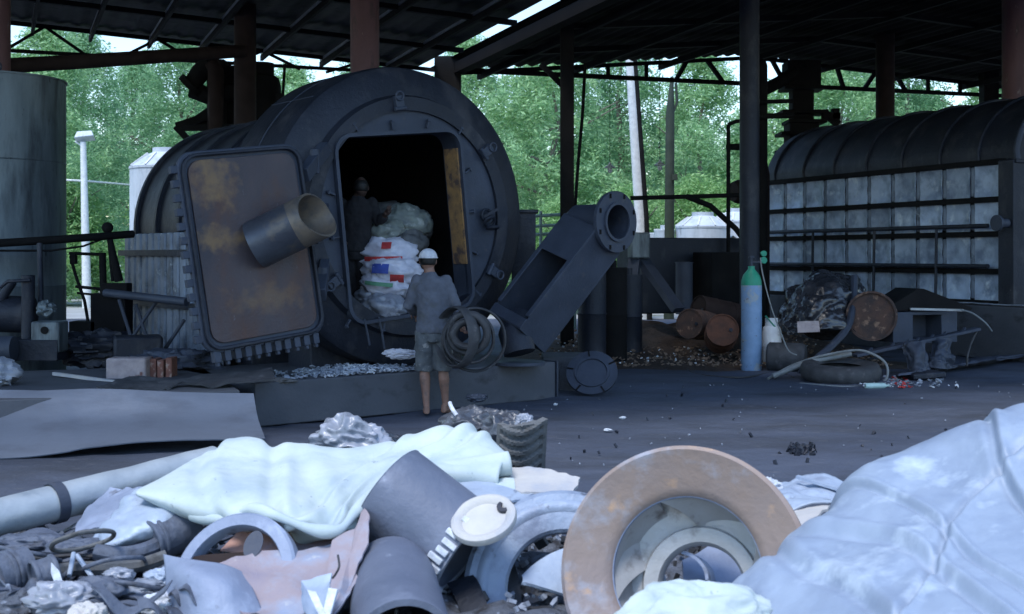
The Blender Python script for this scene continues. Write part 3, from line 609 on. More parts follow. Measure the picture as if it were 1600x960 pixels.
def person(base, label, J, cloth=True, mats=('skin', 'shirt', 'shorts', 'cap')):
    t = thing('person', label, 'person', base); O = Vector(base)
    T = lambda p: O + Vector(p)
    b = MB(); hc = Vector(J['head'])
    b.blob(T(hc), (.074, .094, .108), .02, 1, 1, nu=32, nv=24)
    b.blob(T(hc + Vector((0, .03, -.055))), (.055, .065, .06), .02, 1, 2, nu=24, nv=16)
    b.tube([T(hc + Vector((0, .085, .02))), T(hc + Vector((0, .108, -.02)))], [.01, .016], 8)
    for sx in (-1, 1): b.blob(T(hc + Vector((sx * .076, .0, -.01))), (.012, .02, .032), 0, 1, 1, nu=12, nv=8)
    b.tube([T(J['chest']), T(J['neck']), T(hc + Vector((0, -.01, -.05)))], [.09, .055, .052], 14)
    pz = Vector(J['pelvis'])
    b.eloft([(T(pz + Vector((0, 0, -.08))), .13, .09), (T(pz + Vector((0, 0, .02))), .15, .1), (T(Vector(J['spine'])), .125, .09), (T(Vector(J['chest'])), .155, .1), (T(Vector(J['chest']) + Vector((0, 0, .1))), .12, .08)])
    for s_ in ('L', 'R'):
        arm(b, T(J['sh' + s_]), T(J['el' + s_]), T(J['ha' + s_]))
        hd = Vector(J['ha' + s_]) - Vector(J['el' + s_]); hand(b, T(J['ha' + s_]), hd + Vector(J.get('hb' + s_, (0, 0, 0))), J.get('side' + s_, (0, 1, 0)), J.get('curl', .6))
        h, k_, a_ = T(J['hip' + s_]), T(J['kn' + s_]), T(J['an' + s_])
        b.tube([h, (h + k_) / 2, k_ + UZ * .04, k_ - UZ * .02, k_ * .7 + a_ * .3 - Vector((0, .012, 0)), k_ * .35 + a_ * .65, a_], [.082, .07, .052, .048, .054, .040, .031], 14)
        fd = Vector(J.get('foot' + s_, (0, 1, 0))).normalized()
        b.tube([a_ + UZ * .01 - fd * .03, a_ - fd * .045 - UZ * .045, a_ - UZ * .045 + fd * .02], [.03, .032, .034], 12)
        b.tube([a_ - UZ * .035, a_ - UZ * .05 + fd * .07, a_ - UZ * .055 + fd * .14, a_ - UZ * .06 + fd * .175], [.035, .036, .03, .016], 12)
    remesh(obj('body', b, M[mats[0]], t, smooth=180), .0055, 3)
    # shirt
    b = MB(); ch = Vector(J['chest']); sp = Vector(J['spine'])
    b.eloft([(T(pz + Vector((.0, 0, -.06))), .178, .128), (T(pz + Vector((0, 0, .06))), .168, .118), (T(sp), .165, .115), (T(ch), .172, .118), (T(ch + Vector((0, 0, .055))), .155, .11), (T(ch + Vector((0, 0, .095))), .125, .095), (T(Vector(J['neck']) + Vector((0, 0, -.03))), .082, .075), (T(Vector(J['neck']) + Vector((0, 0, .0))), .066, .062)])
    for s_ in ('L', 'R'):
        sh, el, ha = Vector(J['sh' + s_]), Vector(J['el' + s_]), Vector(J['ha' + s_])
        b.blob(T(sh), (.066, .062, .062), 0, 1, 1, nu=20, nv=12); b.tube([T(sh), T((sh + el) / 2), T(el), T(el * .55 + ha * .45), T(el * .15 + ha * .85)], [.062, .06, .055, .052, .044], 14)
    o = remesh(obj('shirt', b, M[mats[1]], t, smooth=180), .010, 5); wrinkle(o, .028, .09)
    b = MB(); b.eloft([(T(pz + Vector((0, 0, -.14))), .16, .115), (T(pz + Vector((0, 0, -.02))), .172, .12), (T(pz + Vector((0, 0, .06))), .155, .11)])
    for s_ in ('L', 'R'):
        h, k_ = T(J['hip' + s_]), T(J['kn' + s_]); e = k_ + (k_ - h).normalized() * J.get('cuff', .02)
        b.tube([h, (h + k_) / 2, k_ * .9 + h * .1, e], [.1, .1, .09, .086], 16)
    o = remesh(obj('trousers', b, M[mats[2]], t, smooth=180), .010, 4); wrinkle(o, .03, .08)
    b = MB(); b.blob(T(hc + Vector((0, -.005, .0))), (.082, .1, .095), .02, 2, 3, nu=32, nv=20); 
    hb = MB(); hv = [p for p in b.v]; hb.v = [Vector((p.x, p.y if p.y < T(hc).y + .045 else T(hc).y + .045, max(p.z, T(hc).z - .045))) for p in hv]; hb.f = b.f; obj('hair', hb, M['hair'], t, smooth=180)
    if mats[3]:
        b = MB(); cap = MB(); cap.blob(T(hc + Vector((0, -.002, .03))), (.092, .112, .088), .015, 2, 4, nu=40, nv=24)
        b.v = [Vector((p.x, p.y, max(p.z, T(hc).z + .022))) for p in cap.v]; b.f = cap.f
        b.prism([(-.07, .08), (.07, .08), (.06, .15), (.03, .175), (-.03, .175), (-.06, .15)], .018, .026, Matrix.Translation(T(hc)))
        b.torus(.094, .004, .006, Matrix.Translation(T(hc + Vector((0, -.002, .026)))) @ Matrix.Diagonal((1, 1.2, 1, 1)), 32, 8)
        obj('cap', b, M[mats[3]], t, smooth=60)
    return t
pb = G(678, 648)
JP = dict(head=(-.06, .03, 1.515), neck=(-.045, .01, 1.40), chest=(-.025, .0, 1.24), spine=(-.01, 0, 1.04), pelvis=(.0, 0, .86),
    shL=(-.165, .01, 1.315), shR=(.115, .0, 1.315), elL=(-.255, .02, 1.07), haL=(-.20, .23, .98), elR=(.205, .0, 1.09), haR=(.262, .03, .90),
    hipL=(-.085, 0, .82), hipR=(.08, 0, .82), knL=(-.095, .03, .46), knR=(.09, .03, .46), anL=(-.07, -.05, .085), anR=(.112, .05, .085), footR=(.35, 1, 0), footL=(-.1, 1, 0), sideR=(0, 1, 0), sideL=(1, 0, 0), curl=.8, cuff=.03)
person(pb, 'barefoot person in grey clothes and pale cap, seen from behind, carrying rubber rings', JP)
pb2 = P(556, 492, 13.1); pb2.z = .80
JP2 = dict(head=(.06, -.03, 1.50), neck=(.03, -.02, 1.40), chest=(.01, .0, 1.24), spine=(.0, 0, 1.04), pelvis=(.0, 0, .86),
    shL=(-.16, .0, 1.33), shR=(.17, .02, 1.33), elL=(-.22, .0, 1.07), haL=(-.14, -.15, .95), elR=(.25, .0, 1.12), haR=(.33, -.1, 1.2),
    hipL=(-.085, 0, .82), hipR=(.08, 0, .82), knL=(-.09, .0, .46), knR=(.09, .0, .46), anL=(-.09, .03, .085), anR=(.1, .03, .085), footL=(.4, -1, 0), footR=(.5, -1, 0), cuff=.32)
person(pb2, 'person in work clothes standing inside the furnace mouth, coloured dark for shadow', JP2, mats=('skin_shade', 'shadecloth', 'shadecloth', None))
b = MB(); b.box((0, -1.03, -1.2), (1.7, .04, 2.0), FM); obj('drum_floor', b, M['black'], ret)
# rings of rubber carried
rc = P(733, 531, 11.72)
RL = [('large thin rubber ring hanging outermost in the bundle on the worker\'s arm', .305, .014, .035, (8, -4, 10), (.05, 0, 0)),
      ('wide rubber ring at the left of the carried bundle', .28, .018, .065, (-2, 6, -52), (-.12, -.02, .03)),
      ('worn brownish rubber ring, third largest in the carried bundle', .235, .018, .05, (0, 6, 4), (.0, -.07, .02)),
      ('thick dark ring of middle size in the carried bundle', .185, .036, .05, (6, -8, -8), (-.01, -.10, .07)),
      ('smallest innermost ring of the carried bundle', .115, .035, .05, (0, 4, -4), (-.03, -.13, .06))]
for lab, rr_, tx, ty, ang, off in RL:
    q = Matrix.Translation(rc + Vector(off)) @ Matrix.Rotation(R(ang[2]), 4, 'Z') @ Matrix.Rotation(R(ang[1]), 4, 'Y') @ Matrix.Rotation(R(90 + ang[0]), 4, 'X')
    b = MB(); b.torus(rr_, tx, ty, q, 56, 12, wob=.012, seed=rr_ * 9); tag(obj('rubber_ring', b, M['rubberpale' if rr_ == .245 else 'rubber']), lab, 'rubber ring', 'rubber rings carried by the worker')

# ------------------------------------------------------------ flanged duct
duct = thing('elbow_duct', 'big dusty steel duct with flanged round mouth, propped on the plinth end', 'duct', (P(820, 560, 13.1).x, 13.1, .4))
# box beam: axis and cross-section
a0 = P(818, 505, 13.15); a1 = P(915, 378, 13.35); ax = (a1 - a0).normalized()
pv = Vector((-.8, 0, .6)); vw = Vector((0, -1, 0)); nrm_ = pv * .75 + vw * .66; nrm_ = (nrm_ - ax * nrm_.dot(ax)).normalized(); side = nrm_.cross(ax).normalized()
DU = basis(a0, side, nrm_, ax); LB = (a1 - a0).length
wd_, hd_ = .56, .50
b = MB(); z0, z1 = -.12, LB + .12
b.box((0, -hd_ / 2, (z0 + z1) / 2), (wd_, .02, z1 - z0), DU); b.box((wd_ / 2 - .01, .0, (z0 + z1) / 2), (.02, hd_ - .02, z1 - z0), DU); b.box((-wd_ / 2 + .01, .0, (z0 + z1) / 2), (.02, hd_ - .02, z1 - z0), DU)
b.box((0, hd_ / 2, z1 - .24), (wd_, .02, .48), DU); b.box((0, hd_ / 2, z0 + .06), (wd_, .02, .12), DU)
b.box((0, 0, z1), (wd_, hd_, .02), DU); b.box((0, 0, z0), (wd_, hd_, .02), DU)
for sx in (-1, 1): b.box((sx * (wd_ / 2 - .03), hd_ / 2, (z0 + z1) / 2 - .1), (.06, .022, z1 - z0 - .5), DU)
obj('box_section', b, M['soot2'], duct, bev=.006)
fc = P(962, 347, 13.2); fd_ = Vector((.70, -.71, .0)).normalized(); FQ = frame_z(fc, fd_)
b = MB(); b.lathe([(.20, -.55), (.20, .02), (.185, .02), (.185, -.53)], FQ, 64, True); b.disc(.19, -.5, FQ, 48); obj('mouth_pipe', b, M['soot2'], duct)
b = MB(); b.lathe([(.19, -.03), (.335, -.03), (.335, .02), (.19, .02)], FQ, 64, True); fl = obj('flange', b, M['soot2'], duct, bev=.005)
for i in range(8):
    a = R(22 + 45 * i); b = MB(); b.box((.30 * math.cos(a), .30 * math.sin(a), .022), (.02, .05, .02), FQ @ Matrix.Identity(4)); obj('flange_slot', b, M['black'], fl)
b = MB(); b.lathe([(.185, .0), (.215, .0), (.215, .045), (.185, .045)], FQ, 64, True); obj('mouth_lip', b, M['soot2'], duct)
b = MB(); b.tube([FQ @ Vector((0, 0, -.45)), P(905, 352, 13.75)], [.2, .2], 32); obj('pipe_bend', b, M['soot2'], duct)
b = MB(); e0 = a0 + ax * -.02; b.tube([e0, P(806, 525, 13.0), P(812, 552, 12.95)], [.22, .19, .17], 32); obj('lower_pipe', b, M['soot'], duct)
b = MB(); q = P(812, 556, 12.95); b.lathe([(.0, 0), (.27, 0), (.27, .035), (0, .035)], Matrix.Translation((q.x, q.y, .402)), 40, False); obj('base_flange', b, M['soot2'], duct, bev=.004)
# round cover leaning at the platform end
cv = thing('round_cover', 'round dusty steel cover with raised rim leaning beside the plinth end', 'cover', G(928, 622))
cc = P(925, 583, 13.55); cq = frame_z(cc, Vector((-.10, -.78, .62)))
b = MB(); b.lathe([(0, -.02), (.285, -.02), (.285, .015), (.20, .015), (.195, .035), (.17, .035), (.165, .012), (0, .012)], cq, 64); obj('cover_plate', b, M['soot2'], cv, smooth=30)
for a in (30, 100, 170, 235, 300):
    b = MB(); b.box((.25, 0, .02), (.075, .016, .012), cq @ Matrix.Rotation(R(a), 4, 'Z')); obj('slot', b, M['black'], cv)
b = MB(); q = P(880, 590, 14.3); b.box((q.x, q.y, .2), (.5, .7, .4)); tag(obj('support_block', b, M['concrete'], bev=.01), 'dark block in shadow behind the round cover', 'block')

# ------------------------------------------------------------ cylinders
g = G(1174, 579); t = thing('gas_cylinder', 'tall worn blue gas cylinder with green shoulder on the black floor', 'gas cylinder', g)
Mx = Matrix.Translation(g)
b = MB(); b.lathe([(0, 0), (.13, 0), (.14, .02), (.14, 1.16)], Mx, 40); obj('cylinder_body', b, M['bluecyl'], t)
b = MB(); b.lathe([(.141, 1.16), (.137, 1.22), (.11, 1.30), (.06, 1.36), (.045, 1.38), (.045, 1.42), (0, 1.42)], Mx, 40); obj('cylinder_shoulder', b, M['green'], t)
b = MB(); b.tube([g + UZ * 1.41, g + UZ * 1.53], .022, 12); b.tube([g + UZ * 1.47, g + UZ * 1.47 + Vector((.14, -.02, 0))], .018, 10); b.lathe([(0, 0), (.04, 0), (.04, .03), (0, .03)], Matrix.Translation(g + UZ * 1.53), 14); obj('valve', b, M['soot2'], t)
b = MB(); q = g + Vector((.16, -.03, 1.50)); b.lathe([(0, -.02), (.045, -.02), (.045, .02), (0, .02)], frame_z(q, Vector((.2, -1, 0))), 20); b.lathe([(0, -.02), (.04, -.02), (.04, .02), (0, .02)], frame_z(q + Vector((.0, 0, .09)), Vector((.2, -1, 0))), 20); obj('regulator', b, M['green'], t)
g2 = G(1206, 573); t = thing('lpg_cylinder', 'short white gas cylinder with green ribbon behind the blue one', 'gas cylinder', g2); Mx = Matrix.Translation(g2)
b = MB(); b.lathe([(0, 0), (.12, 0), (.13, .03), (.135, .05), (.135, .27), (.138, .28), (.135, .29), (.135, .48), (.12, .55), (.09, .58), (0, .59)], Mx, 40); obj('cylinder_body', b, M['whitecyl'], t)
b = MB(); b.lathe([(.09, .56), (.095, .56), (.095, .68), (.09, .68)], Mx, 30, True, 20, 320); obj('collar', b, M['whitecyl'], t)
b = MB(); b.bar(g2 + Vector((-.1, -.05, .72)), g2 + Vector((.03, -.08, .56)), .05, .02); obj('ribbon', b, M['green'], t)
for nm, pts, lab, mm in (('hose', [P(1188, 403, 16.2), P(1192, 430, 16.1), P(1205, 480, 15.9), P(1220, 520, 15.8), P(1232, 548, 15.7), P(1245, 555, 15.7)], 'thin pale hose hanging from the blue cylinder regulator', 'hose'),
        ('cable', [G(1010, 592), G(1060, 572), G(1090, 585), G(1160, 590), G(1210, 582), G(1240, 590)], 'dark cable snaking over the floor at the blue cylinder', 'hosedark')):
    pts = [Vector(p) for p in pts]; fine = []
    for i in range(len(pts) - 1):
        for k_ in range(6):
            t_ = k_ / 6; p_ = [pts[max(i - 1, 0)], pts[i], pts[i + 1], pts[min(i + 2, len(pts) - 1)]]
            fine.append(.5 * ((2 * p_[1]) + (p_[2] - p_[0]) * t_ + (2 * p_[0] - 5 * p_[1] + 4 * p_[2] - p_[3]) * t_ * t_ + (3 * p_[1] - p_[0] - 3 * p_[2] + p_[3]) * t_ ** 3))
    b = MB(); b.tube(fine + [pts[-1]], .009 if nm == 'hose' else .012, 8); tag(obj(nm, b, M[mm]), lab, nm)
def curve(name, pts, r_, m, lab, cat, group=None):
    pts = [Vector(p) for p in pts]; fine = []
    for i in range(len(pts) - 1):
        for k_ in range(6):
            t_ = k_ / 6; p_ = [pts[max(i - 1, 0)], pts[i], pts[i + 1], pts[min(i + 2, len(pts) - 1)]]
            fine.append(.5 * ((2 * p_[1]) + (p_[2] - p_[0]) * t_ + (2 * p_[0] - 5 * p_[1] + 4 * p_[2] - p_[3]) * t_ * t_ + (3 * p_[1] - p_[0] - 3 * p_[2] + p_[3]) * t_ ** 3))
    b = MB(); b.tube(fine + [pts[-1]], r_, 8); return tag(obj(name, b, M[m]), lab, cat, group)

# ------------------------------------------------------------ right furnace
N0 = P(1575, 400, 18.5); N0.z = 0
RM = basis(N0, v, u, UZ)        # x: across (right/back), y: away, z up
rf = thing('long_furnace', 'long dark furnace with arched top and pale ribbed side panels', 'furnace', (N0.x, N0.y, 0))
LR = 6.2; WR = 2.9
b = MB(); prof = [(-.02 + 0, 2.98)] + [(WR / 2 - (WR / 2 + .06) * math.cos(R(a)), 3.0 + 1.15 * math.sin(R(a))) for a in range(8, 173, 6)] + [(WR + .02, 2.98)]
n_ = len(prof); ny = 14; vs = []
for o_ in (0, .04):
    for i in range(ny + 1):
        for k_, (x, z) in enumerate(prof): vs.append((x + (-.0 if not o_ else 0), -.25 + (LR + .25) * i / ny, z - o_))
NN = (ny + 1) * n_
fs = [(i * n_ + k_, i * n_ + k_ + 1, (i + 1) * n_ + k_ + 1, (i + 1) * n_ + k_) for i in range(ny) for k_ in range(n_ - 1)]
fs += [tuple(x + NN for x in f)[::-1] for f in fs]
fs += [(k_, NN + k_, NN + k_ + 1, k_ + 1) for k_ in range(n_ - 1)]
b.add(vs, fs, RM); obj('arched_cover', b, M['soot'], rf)
for i, y in enumerate((-.22, .55, 1.4, 2.3, 3.2, 4.1, 5.0, 5.9)):
    b = MB(); pts = [RM @ Vector((x - .01 * (1 if x < WR / 2 else -1), y, z + .012)) for x, z in prof]; b.tube(pts, .028 if i else .05, 8); obj('cover_rib', b, M['soot2' if i < 1 else 'soot'], rf)
b = MB(); b.tube([RM @ Vector((.42, -.2, 3.78)), RM @ Vector((.42, 6, 3.78))], .02, 8); obj('cover_seam', b, M['soot'], rf)
b = MB(); b.box((WR / 2, LR / 2, 1.5), (WR - .14, LR - .1, 3.0), RM); b.prism([(x * .97 + .04, z - .06) for x, z in prof], -.06, -.03, RM @ basis(Vector((0, .1, 0)), Vector((1, 0, 0)), Vector((0, 0, 1)), Vector((0, -1, 0)))); obj('casing', b, M['soot'], rf)
rows_z = [(.86, 1.30), (1.34, 1.86), (1.93, 2.40), (2.45, 2.98)]
rn = random.Random(4)
for ri, (za, zb_) in enumerate(rows_z):
    for ci in range(10):
        y0 = .12 + ci * .61; b = MB(); hh = zb_ - za
        dent = rn.uniform(.02, .045)
        rows = []
        for j in range(5):
            row = []
            for i in range(5):
                e = 1 if (i in (0, 4) or j in (0, 4)) else 0
                row.append(RM @ Vector((-.045 + (.0 if e else dent) + (.012 if (i + j) % 2 else 0), y0 + .50 * i / 4, za + hh * j / 4)))
            rows.append(row)
        b.patch(rows, 14, 14, .02); obj('side_panel', b, M['panelR'], rf, smooth=60)
        b = MB(); b.box((-.02, y0 + .555, za + hh / 2), (.06, .08, hh - .06), RM); obj('side_stud', b, M['panel'], rf, bev=.02)
for z in (.83, 1.32, 1.895, 2.425, 3.0):
    b = MB(); b.box((-.07, LR / 2, z), (.11, LR, .085), RM); obj('side_rail', b, M['black'], rf)
for z in (1.40, 2.02):
    b = MB(); b.tube([RM @ Vector((-.2, 0.2, z)), RM @ Vector((-.2, LR, z))], .035, 10); obj('gas_pipe', b, M['soot'], rf)
for y in (1.3, 2.8, 4.5):
    b = MB(); b.tube([RM @ Vector((-.2, y, 2.0)), RM @ Vector((-.22, y, .9))], .025, 8); obj('drop_pipe', b, M['soot'], rf)
b = MB(); b.box((-.05, -.15, 1.75), (.3, .3, 2.5), RM); b.box((.0, -.16, 2.98), (.34, .34, .06), RM); obj('end_frame', b, M['soot'], rf, bev=.01)
b = MB(); b.tube([RM @ Vector((-.22, -.2, 2.05)), RM @ Vector((-.42, -.2, 2.05))], .07, 12); b.lathe([(0, 0), (.12, 0), (.12, .04), (0, .04)], frame_z(RM @ Vector((-.4, -.2, 2.05)), RM.to_3x3() @ Vector((-1, 0, 0))), 20); obj('burner_port', b, M['soot2'], rf)
b = MB(); b.box((WR / 2 - .1, 2.6, .4), (WR + .5, 7.4, .80), RM); obj('base_wall', b, M['concrete'], rf, bev=.01)
rows = [[RM @ Vector((-.2, y, .80)) for y in (-.8, .4, 1.5, 2.4)], [RM @ Vector((-.34, y, .84)) for y in (-.8, .4, 1.5, 2.4)]]
b = MB(); b.patch(rows, 30, 4, .02, .015, 6, 1); obj('base_edge', b, M['flakedark'], rf)

# ------------------------------------------------------------ clutter in front of the long furnace
def bx(name, px, py, d, dims, rz, m, lab, cat, bev=.01, z=None):
    q = P(px, py, d); 
    if z is not None: q.z = z
    b = MB(); b.box((0, 0, 0), dims, frame_rz(q, rz)); return tag(obj(name, b, M[m], bev=bev), lab, cat)
bp = P(1285, 470, 17.2)
b = MB()
rows = [[P(1205, 500, 17.4), P(1230, 455, 17.3), P(1275, 428, 17.4), P(1330, 432, 17.5), P(1352, 440, 17.6)],
        [P(1215, 505, 17.1), P(1245, 465, 16.9), P(1280, 440, 16.9), P(1325, 445, 17.0), P(1348, 470, 17.2)],
        [P(1228, 515, 16.9), P(1250, 495, 16.6), P(1285, 475, 16.5), P(1320, 480, 16.6), P(1338, 500, 16.9)],
        [P(1232, 525, 16.8), P(1255, 520, 16.5), P(1290, 515, 16.4), P(1320, 517, 16.5), P(1335, 520, 16.8)]]
b.patch(rows, 70, 60, .01, .09, 3.0, 3, fine=.03); b.blob(P(1285, 488, 17.2), (.48, .35, .38), .1, 2, 3, sharp=True); tag(obj('black_tarp_bundle', b, M['bag'], smooth=180), 'shiny crumpled black plastic bundle against the long furnace', 'plastic sheet')
b = MB(); q = frame_z(P(1263, 511, 16.3), Vector((0, -1, .2))); b.prism([(-.15, -.08), (.15, -.07), (.14, .08), (-.15, .07)], 0, .015, q)
for x, y in ((-.11, .04), (.11, .05), (-.1, -.05), (.1, -.05), (0, .01), (.04, -.03)): b.prism([(x + .012 * math.cos(a), y + .012 * math.sin(a)) for a in (0, 1, 2, 3, 4, 5)], .015, .018, q)
tag(obj('punched_plate', b, M['stone']), 'small pale metal plate with holes by the black bundle', 'metal plate')
t = thing('rusty_drum', 'rusty mottled steel drum lying with round end facing out', 'drum', G(1355, 530)); cq = frame_z(P(1362, 494, 16.6), Vector((-.35, -.93, .05)))
b = MB(); b.lathe([(0, -.0), (.31, 0), (.315, .03), (.33, .03), (.33, .0), (.33, -.8), (0, -.8)], cq, 48); obj('drum_shell', b, M['rust'], t, smooth=30)
b = MB(); b.lathe([(.31, -.01), (.34, -.01), (.34, .045), (.31, .045)], cq, 48, True); obj('drum_rim', b, M['rust'], t)
t = thing('steel_box', 'dark steel box with a square opening and tilted lid sheets', 'box', G(1425, 545))
q = frame_rz(P(1425, 510, 16.9), 12); b = MB()
for c_, d_ in (((-.28, 0, 0), (.30, .5, .42)), ((.42, 0, 0), (.24, .5, .42)), ((.1, .2, 0), (.5, .1, .42)), ((.1, 0, -.19), (.46, .5, .06)), ((.07, 0, .19), (.5, .5, .05))): b.box(c_, d_, q)
obj('box_shell', b, M['soot2'], t, bev=.008)
b = MB(); b.prism([(-.62, -.0), (-.08, .3), (.0, .3), (.75, .03), (.72, .0)], -.3, .3, frame_rz(P(1425, 484, 17.0), 12) @ Matrix.Rotation(R(90), 4, 'X')); obj('lid', b, M['black'], t)
b = MB(); b.bar(P(1422, 483, 16.6), P(1505, 485, 16.6), .05, .03); tag(obj('bright_strip', b, M['palestrip']), 'thin bright metal strip along the top of the steel box', 'metal strip')
g_ = G(1325, 600); t = thing('tyre', 'worn bald tyre lying flat on the black floor', 'tyre', g_)
b = MB(); pr_ = [(.30, .03), (.40, .0), (.47, .03), (.49, .09), (.49, .16), (.46, .215), (.38, .235), (.31, .21), (.27, .18), (.29, .17), (.36, .19), (.42, .17), (.44, .12), (.42, .06), (.36, .04), (.30, .055)]
b.lathe(pr_, Matrix.Translation(g_ + Vector((0, .35, .005))) @ Matrix.Rotation(R(4), 4, 'X'), 64, True); obj('tyre_casing', b, M['rubber'], t, smooth=50)
b = MB(); b.lathe([(.0, -.24), (.17, -.26), (.2, -.23), (.2, .2), (.17, .25), (0, .26)], basis(G(1235, 583) + Vector((0, .2, .19)), Vector((0, 0, 1)), Vector((.35, .93, 0)).normalized(), Vector((.93, -.35, 0)).normalized()), 32); tag(obj('rubber_roll', b, M['rubber']), 'short fat black rubber roll beside the flat tyre', 'rubber roll')
# plank/rail on trestle legs
t = thing('scrap_rail', 'long flat steel rail propped on crumpled legs over the tyre', 'rail', G(1430, 590))
ra, rb_ = P(1335, 556, 15.6), P(1528, 514, 15.9)
b = MB(); b.bar(ra, rb_, .16, .04); obj('rail_bar', b, M['soot2'], t, bev=.006)
for i, f_ in enumerate((.12, .3, .42, .5, .62, .72, .88)):
    b = MB(); q = ra.lerp(rb_, f_); b.bar(q + Vector((-.03, -.04, .0)), q + Vector((.04, .05, .045)), .03); obj('rail_clip', b, M['soot2'], t)
b = MB(); b.patch([[P(1410, 540, 15.6), P(1430, 536, 15.5), P(1442, 536, 15.6)], [P(1416, 562, 15.5), P(1432, 560, 15.35), P(1448, 560, 15.5)], [P(1422, 583, 15.45), P(1436, 584, 15.3), P(1450, 582, 15.5)]], 24, 24, .03, .05, 7, 3); obj('leg', b, M['soot2'], t)
b = MB(); b.patch([[P(1458, 532, 15.8), P(1470, 530, 15.7), P(1482, 530, 15.8)], [P(1455, 555, 15.7), P(1470, 553, 15.6), P(1484, 553, 15.7)], [P(1456, 576, 15.6), P(1470, 578, 15.5), P(1486, 576, 15.7)]], 24, 24, .05, .06, 7, 5); obj('leg', b, M['soot2'], t)
b = MB(); b.bar(P(1418, 588, 15.2), P(1468, 584, 15.3), .3, .08); obj('foot_plate', b, M['soot'], t, bev=.02)
curve('cable', [G(1200, 592), P(1230, 575, 15.6), P(1270, 560, 15.4), P(1330, 548, 15.3), P(1360, 552, 15.2), P(1385, 570, 15.1), G(1380, 598), G(1330, 605), G(1250, 600)], .016, 'hose', 'pale rope looped around the flat tyre', 'rope')
b = MB(); b.tube([P(1208, 588, 15.4), P(1262, 566, 15.4), P(1330, 553, 15.4)], .035, 10); tag(obj('ribbed_pipe', b, M['hose']), 'thin ribbed pipe end pointing at the flat tyre', 'pipe')
curve('belt', [P(1335, 432, 17.0), P(1333, 470, 16.8), P(1325, 510, 16.5), P(1300, 540, 16.2), P(1270, 566, 15.9), G(1250, 585)], .05, 'soot2', 'dark rubber belt hanging down beside the black bundle', 'belt')
curve('cable', [P(1500, 484, 16.5), P(1520, 490, 16.4), P(1540, 505, 16.3), P(1550, 518, 16.2)], .012, 'hose', 'thin cable arching off the steel box end', 'cable')
curve('cable', [P(1528, 514, 15.9), P(1518, 535, 15.8), P(1512, 555, 15.7), P(1511, 572, 15.7)], .014, 'hosedark', 'short cable dropping from the raised end of the steel rail', 'cable')
rows = [[G(1400, 588), G(1480, 578), G(1560, 566), G(1700, 548)], [G(1405, 586, .10), G(1480, 574, .1), G(1560, 560, .12), G(1700, 543, .1)], [G(1420, 575), G(1480, 568), G(1560, 553), G(1700, 536)]]
b = MB(); b.patch(rows, 50, 14, .02, .03, 3, 4); tag(obj('soot_ridge', b, M['ground']), 'low ridge of black soot in front of the long furnace', 'soot heap')['kind'] = 'stuff'
def gpt(x0, x1, y0, y1, z=.015):
    return lambda r: G(r.uniform(x0, x1), r.uniform(y0, y1), z)
flakes('floor_litter', 90, gpt(1380, 1470, 588, 604), .035, M['flakedark'], 21, 'grey litter scraps along the floor below the steel rail', 'litter')
flakes('bright_litter', 26, gpt(1340, 1500, 596, 606), .03, M['flake'], 22, 'scattered bright litter bits near the flat tyre', 'litter')
flakes('red_litter', 30, lambda r: G(r.gauss(1408, 8), r.uniform(590, 606), .02), .03, M['redprint'], 23, 'small red litter pieces on the floor below the rail foot', 'litter')
b = MB(); b.lathe([(0, -.14), (.03, -.14), (.035, -.1), (.035, .08), (.015, .12), (.015, .15), (0, .15)], basis(G(1370, 603, .035), Vector((0, 0, 1)), Vector((-.1, 1, 0)).normalized(), Vector((1, .1, 0)).normalized()), 16); tag(obj('plastic_bottle', b, mat('bottle_plastic', (.45, .62, .6), None, 9, .25)), 'clear greenish plastic bottle lying in front of the tyre', 'bottle')
flakes('floor_crumbs', 130, lambda r: (lambda p: p)(G(r.uniform(600, 1700), 600 + 330 * (r.random() ** 1.6) * .6, .010)), .009, M['flakedark'], 31, 'fine grey crumbs scattered over the black floor', 'litter')
flakes('soot_lumps', 70, lambda r: G(r.uniform(880, 1700), r.uniform(590, 760), .01), .018, M['soot'], 33, 'black soot lumps scattered over the floor', 'litter', thick=.008)
for i, (px, py, s_, lab) in enumerate(((973, 653, .035, 'small white scrap on the floor right of the round cover'), (950, 672, .04, 'torn white paper strip nearest on the open floor'), (1044, 567, .03, 'tiny white scrap on the floor near the brown dirt heap'), (868, 632, .025, 'tiny pale scrap by the plinth corner'))):
    b = MB(); b.blob(G(px, py, .015), (s_, s_ * .5, .014), .4, 3, i, nu=16, nv=10, sharp=True); tag(obj('paper_scrap', b, M['flake']), lab, 'paper scrap')
flakes('soot_clods', 60, lambda r: G(r.gauss(1250, 10), r.gauss(704, 2.5), .02), .022, M['soot'], 34, 'small pile of black clods on the open floor', 'litter', thick=.012)

# ------------------------------------------------------------ brown dirt heap, drums, centre background
b = MB(); hx = axis([(0, 1, 50)]); vs = []; D0, D1 = 16.4, 24.5
for j in range(51):
    for i in range(71):
        y = D0 + (D1 - D0) * j / 50; x = -.2 + 6.2 * i / 70
        f = math.sin(math.pi * i / 70) ** .7 * math.sin(math.pi * j / 50) ** .8
        h = f * (.10 + .38 * math.exp(-((x - 2.4) ** 2 / .9 + (y - 20.5) ** 2 / 2.5)) + .3 * math.exp(-((x - 4.2) ** 2 / .8 + (y - 21) ** 2 / 2)) + .13 * noise.noise(Vector((x * 1.7, y * 1.7, 0))) + .05 * noise.noise(Vector((x * 6, y * 6, 0))))
        vs.append((x, y, max(h, -.02) - .01))
b.add(vs, [(j * 71 + i, j * 71 + i + 1, (j + 1) * 71 + i + 1, (j + 1) * 71 + i) for j in range(50) for i in range(70)])
o = tag(obj('dirt_heap', b, M['dirt'], smooth=180), 'brown dirt and chip heap behind the steel duct', 'dirt heap'); o['kind'] = 'stuff'
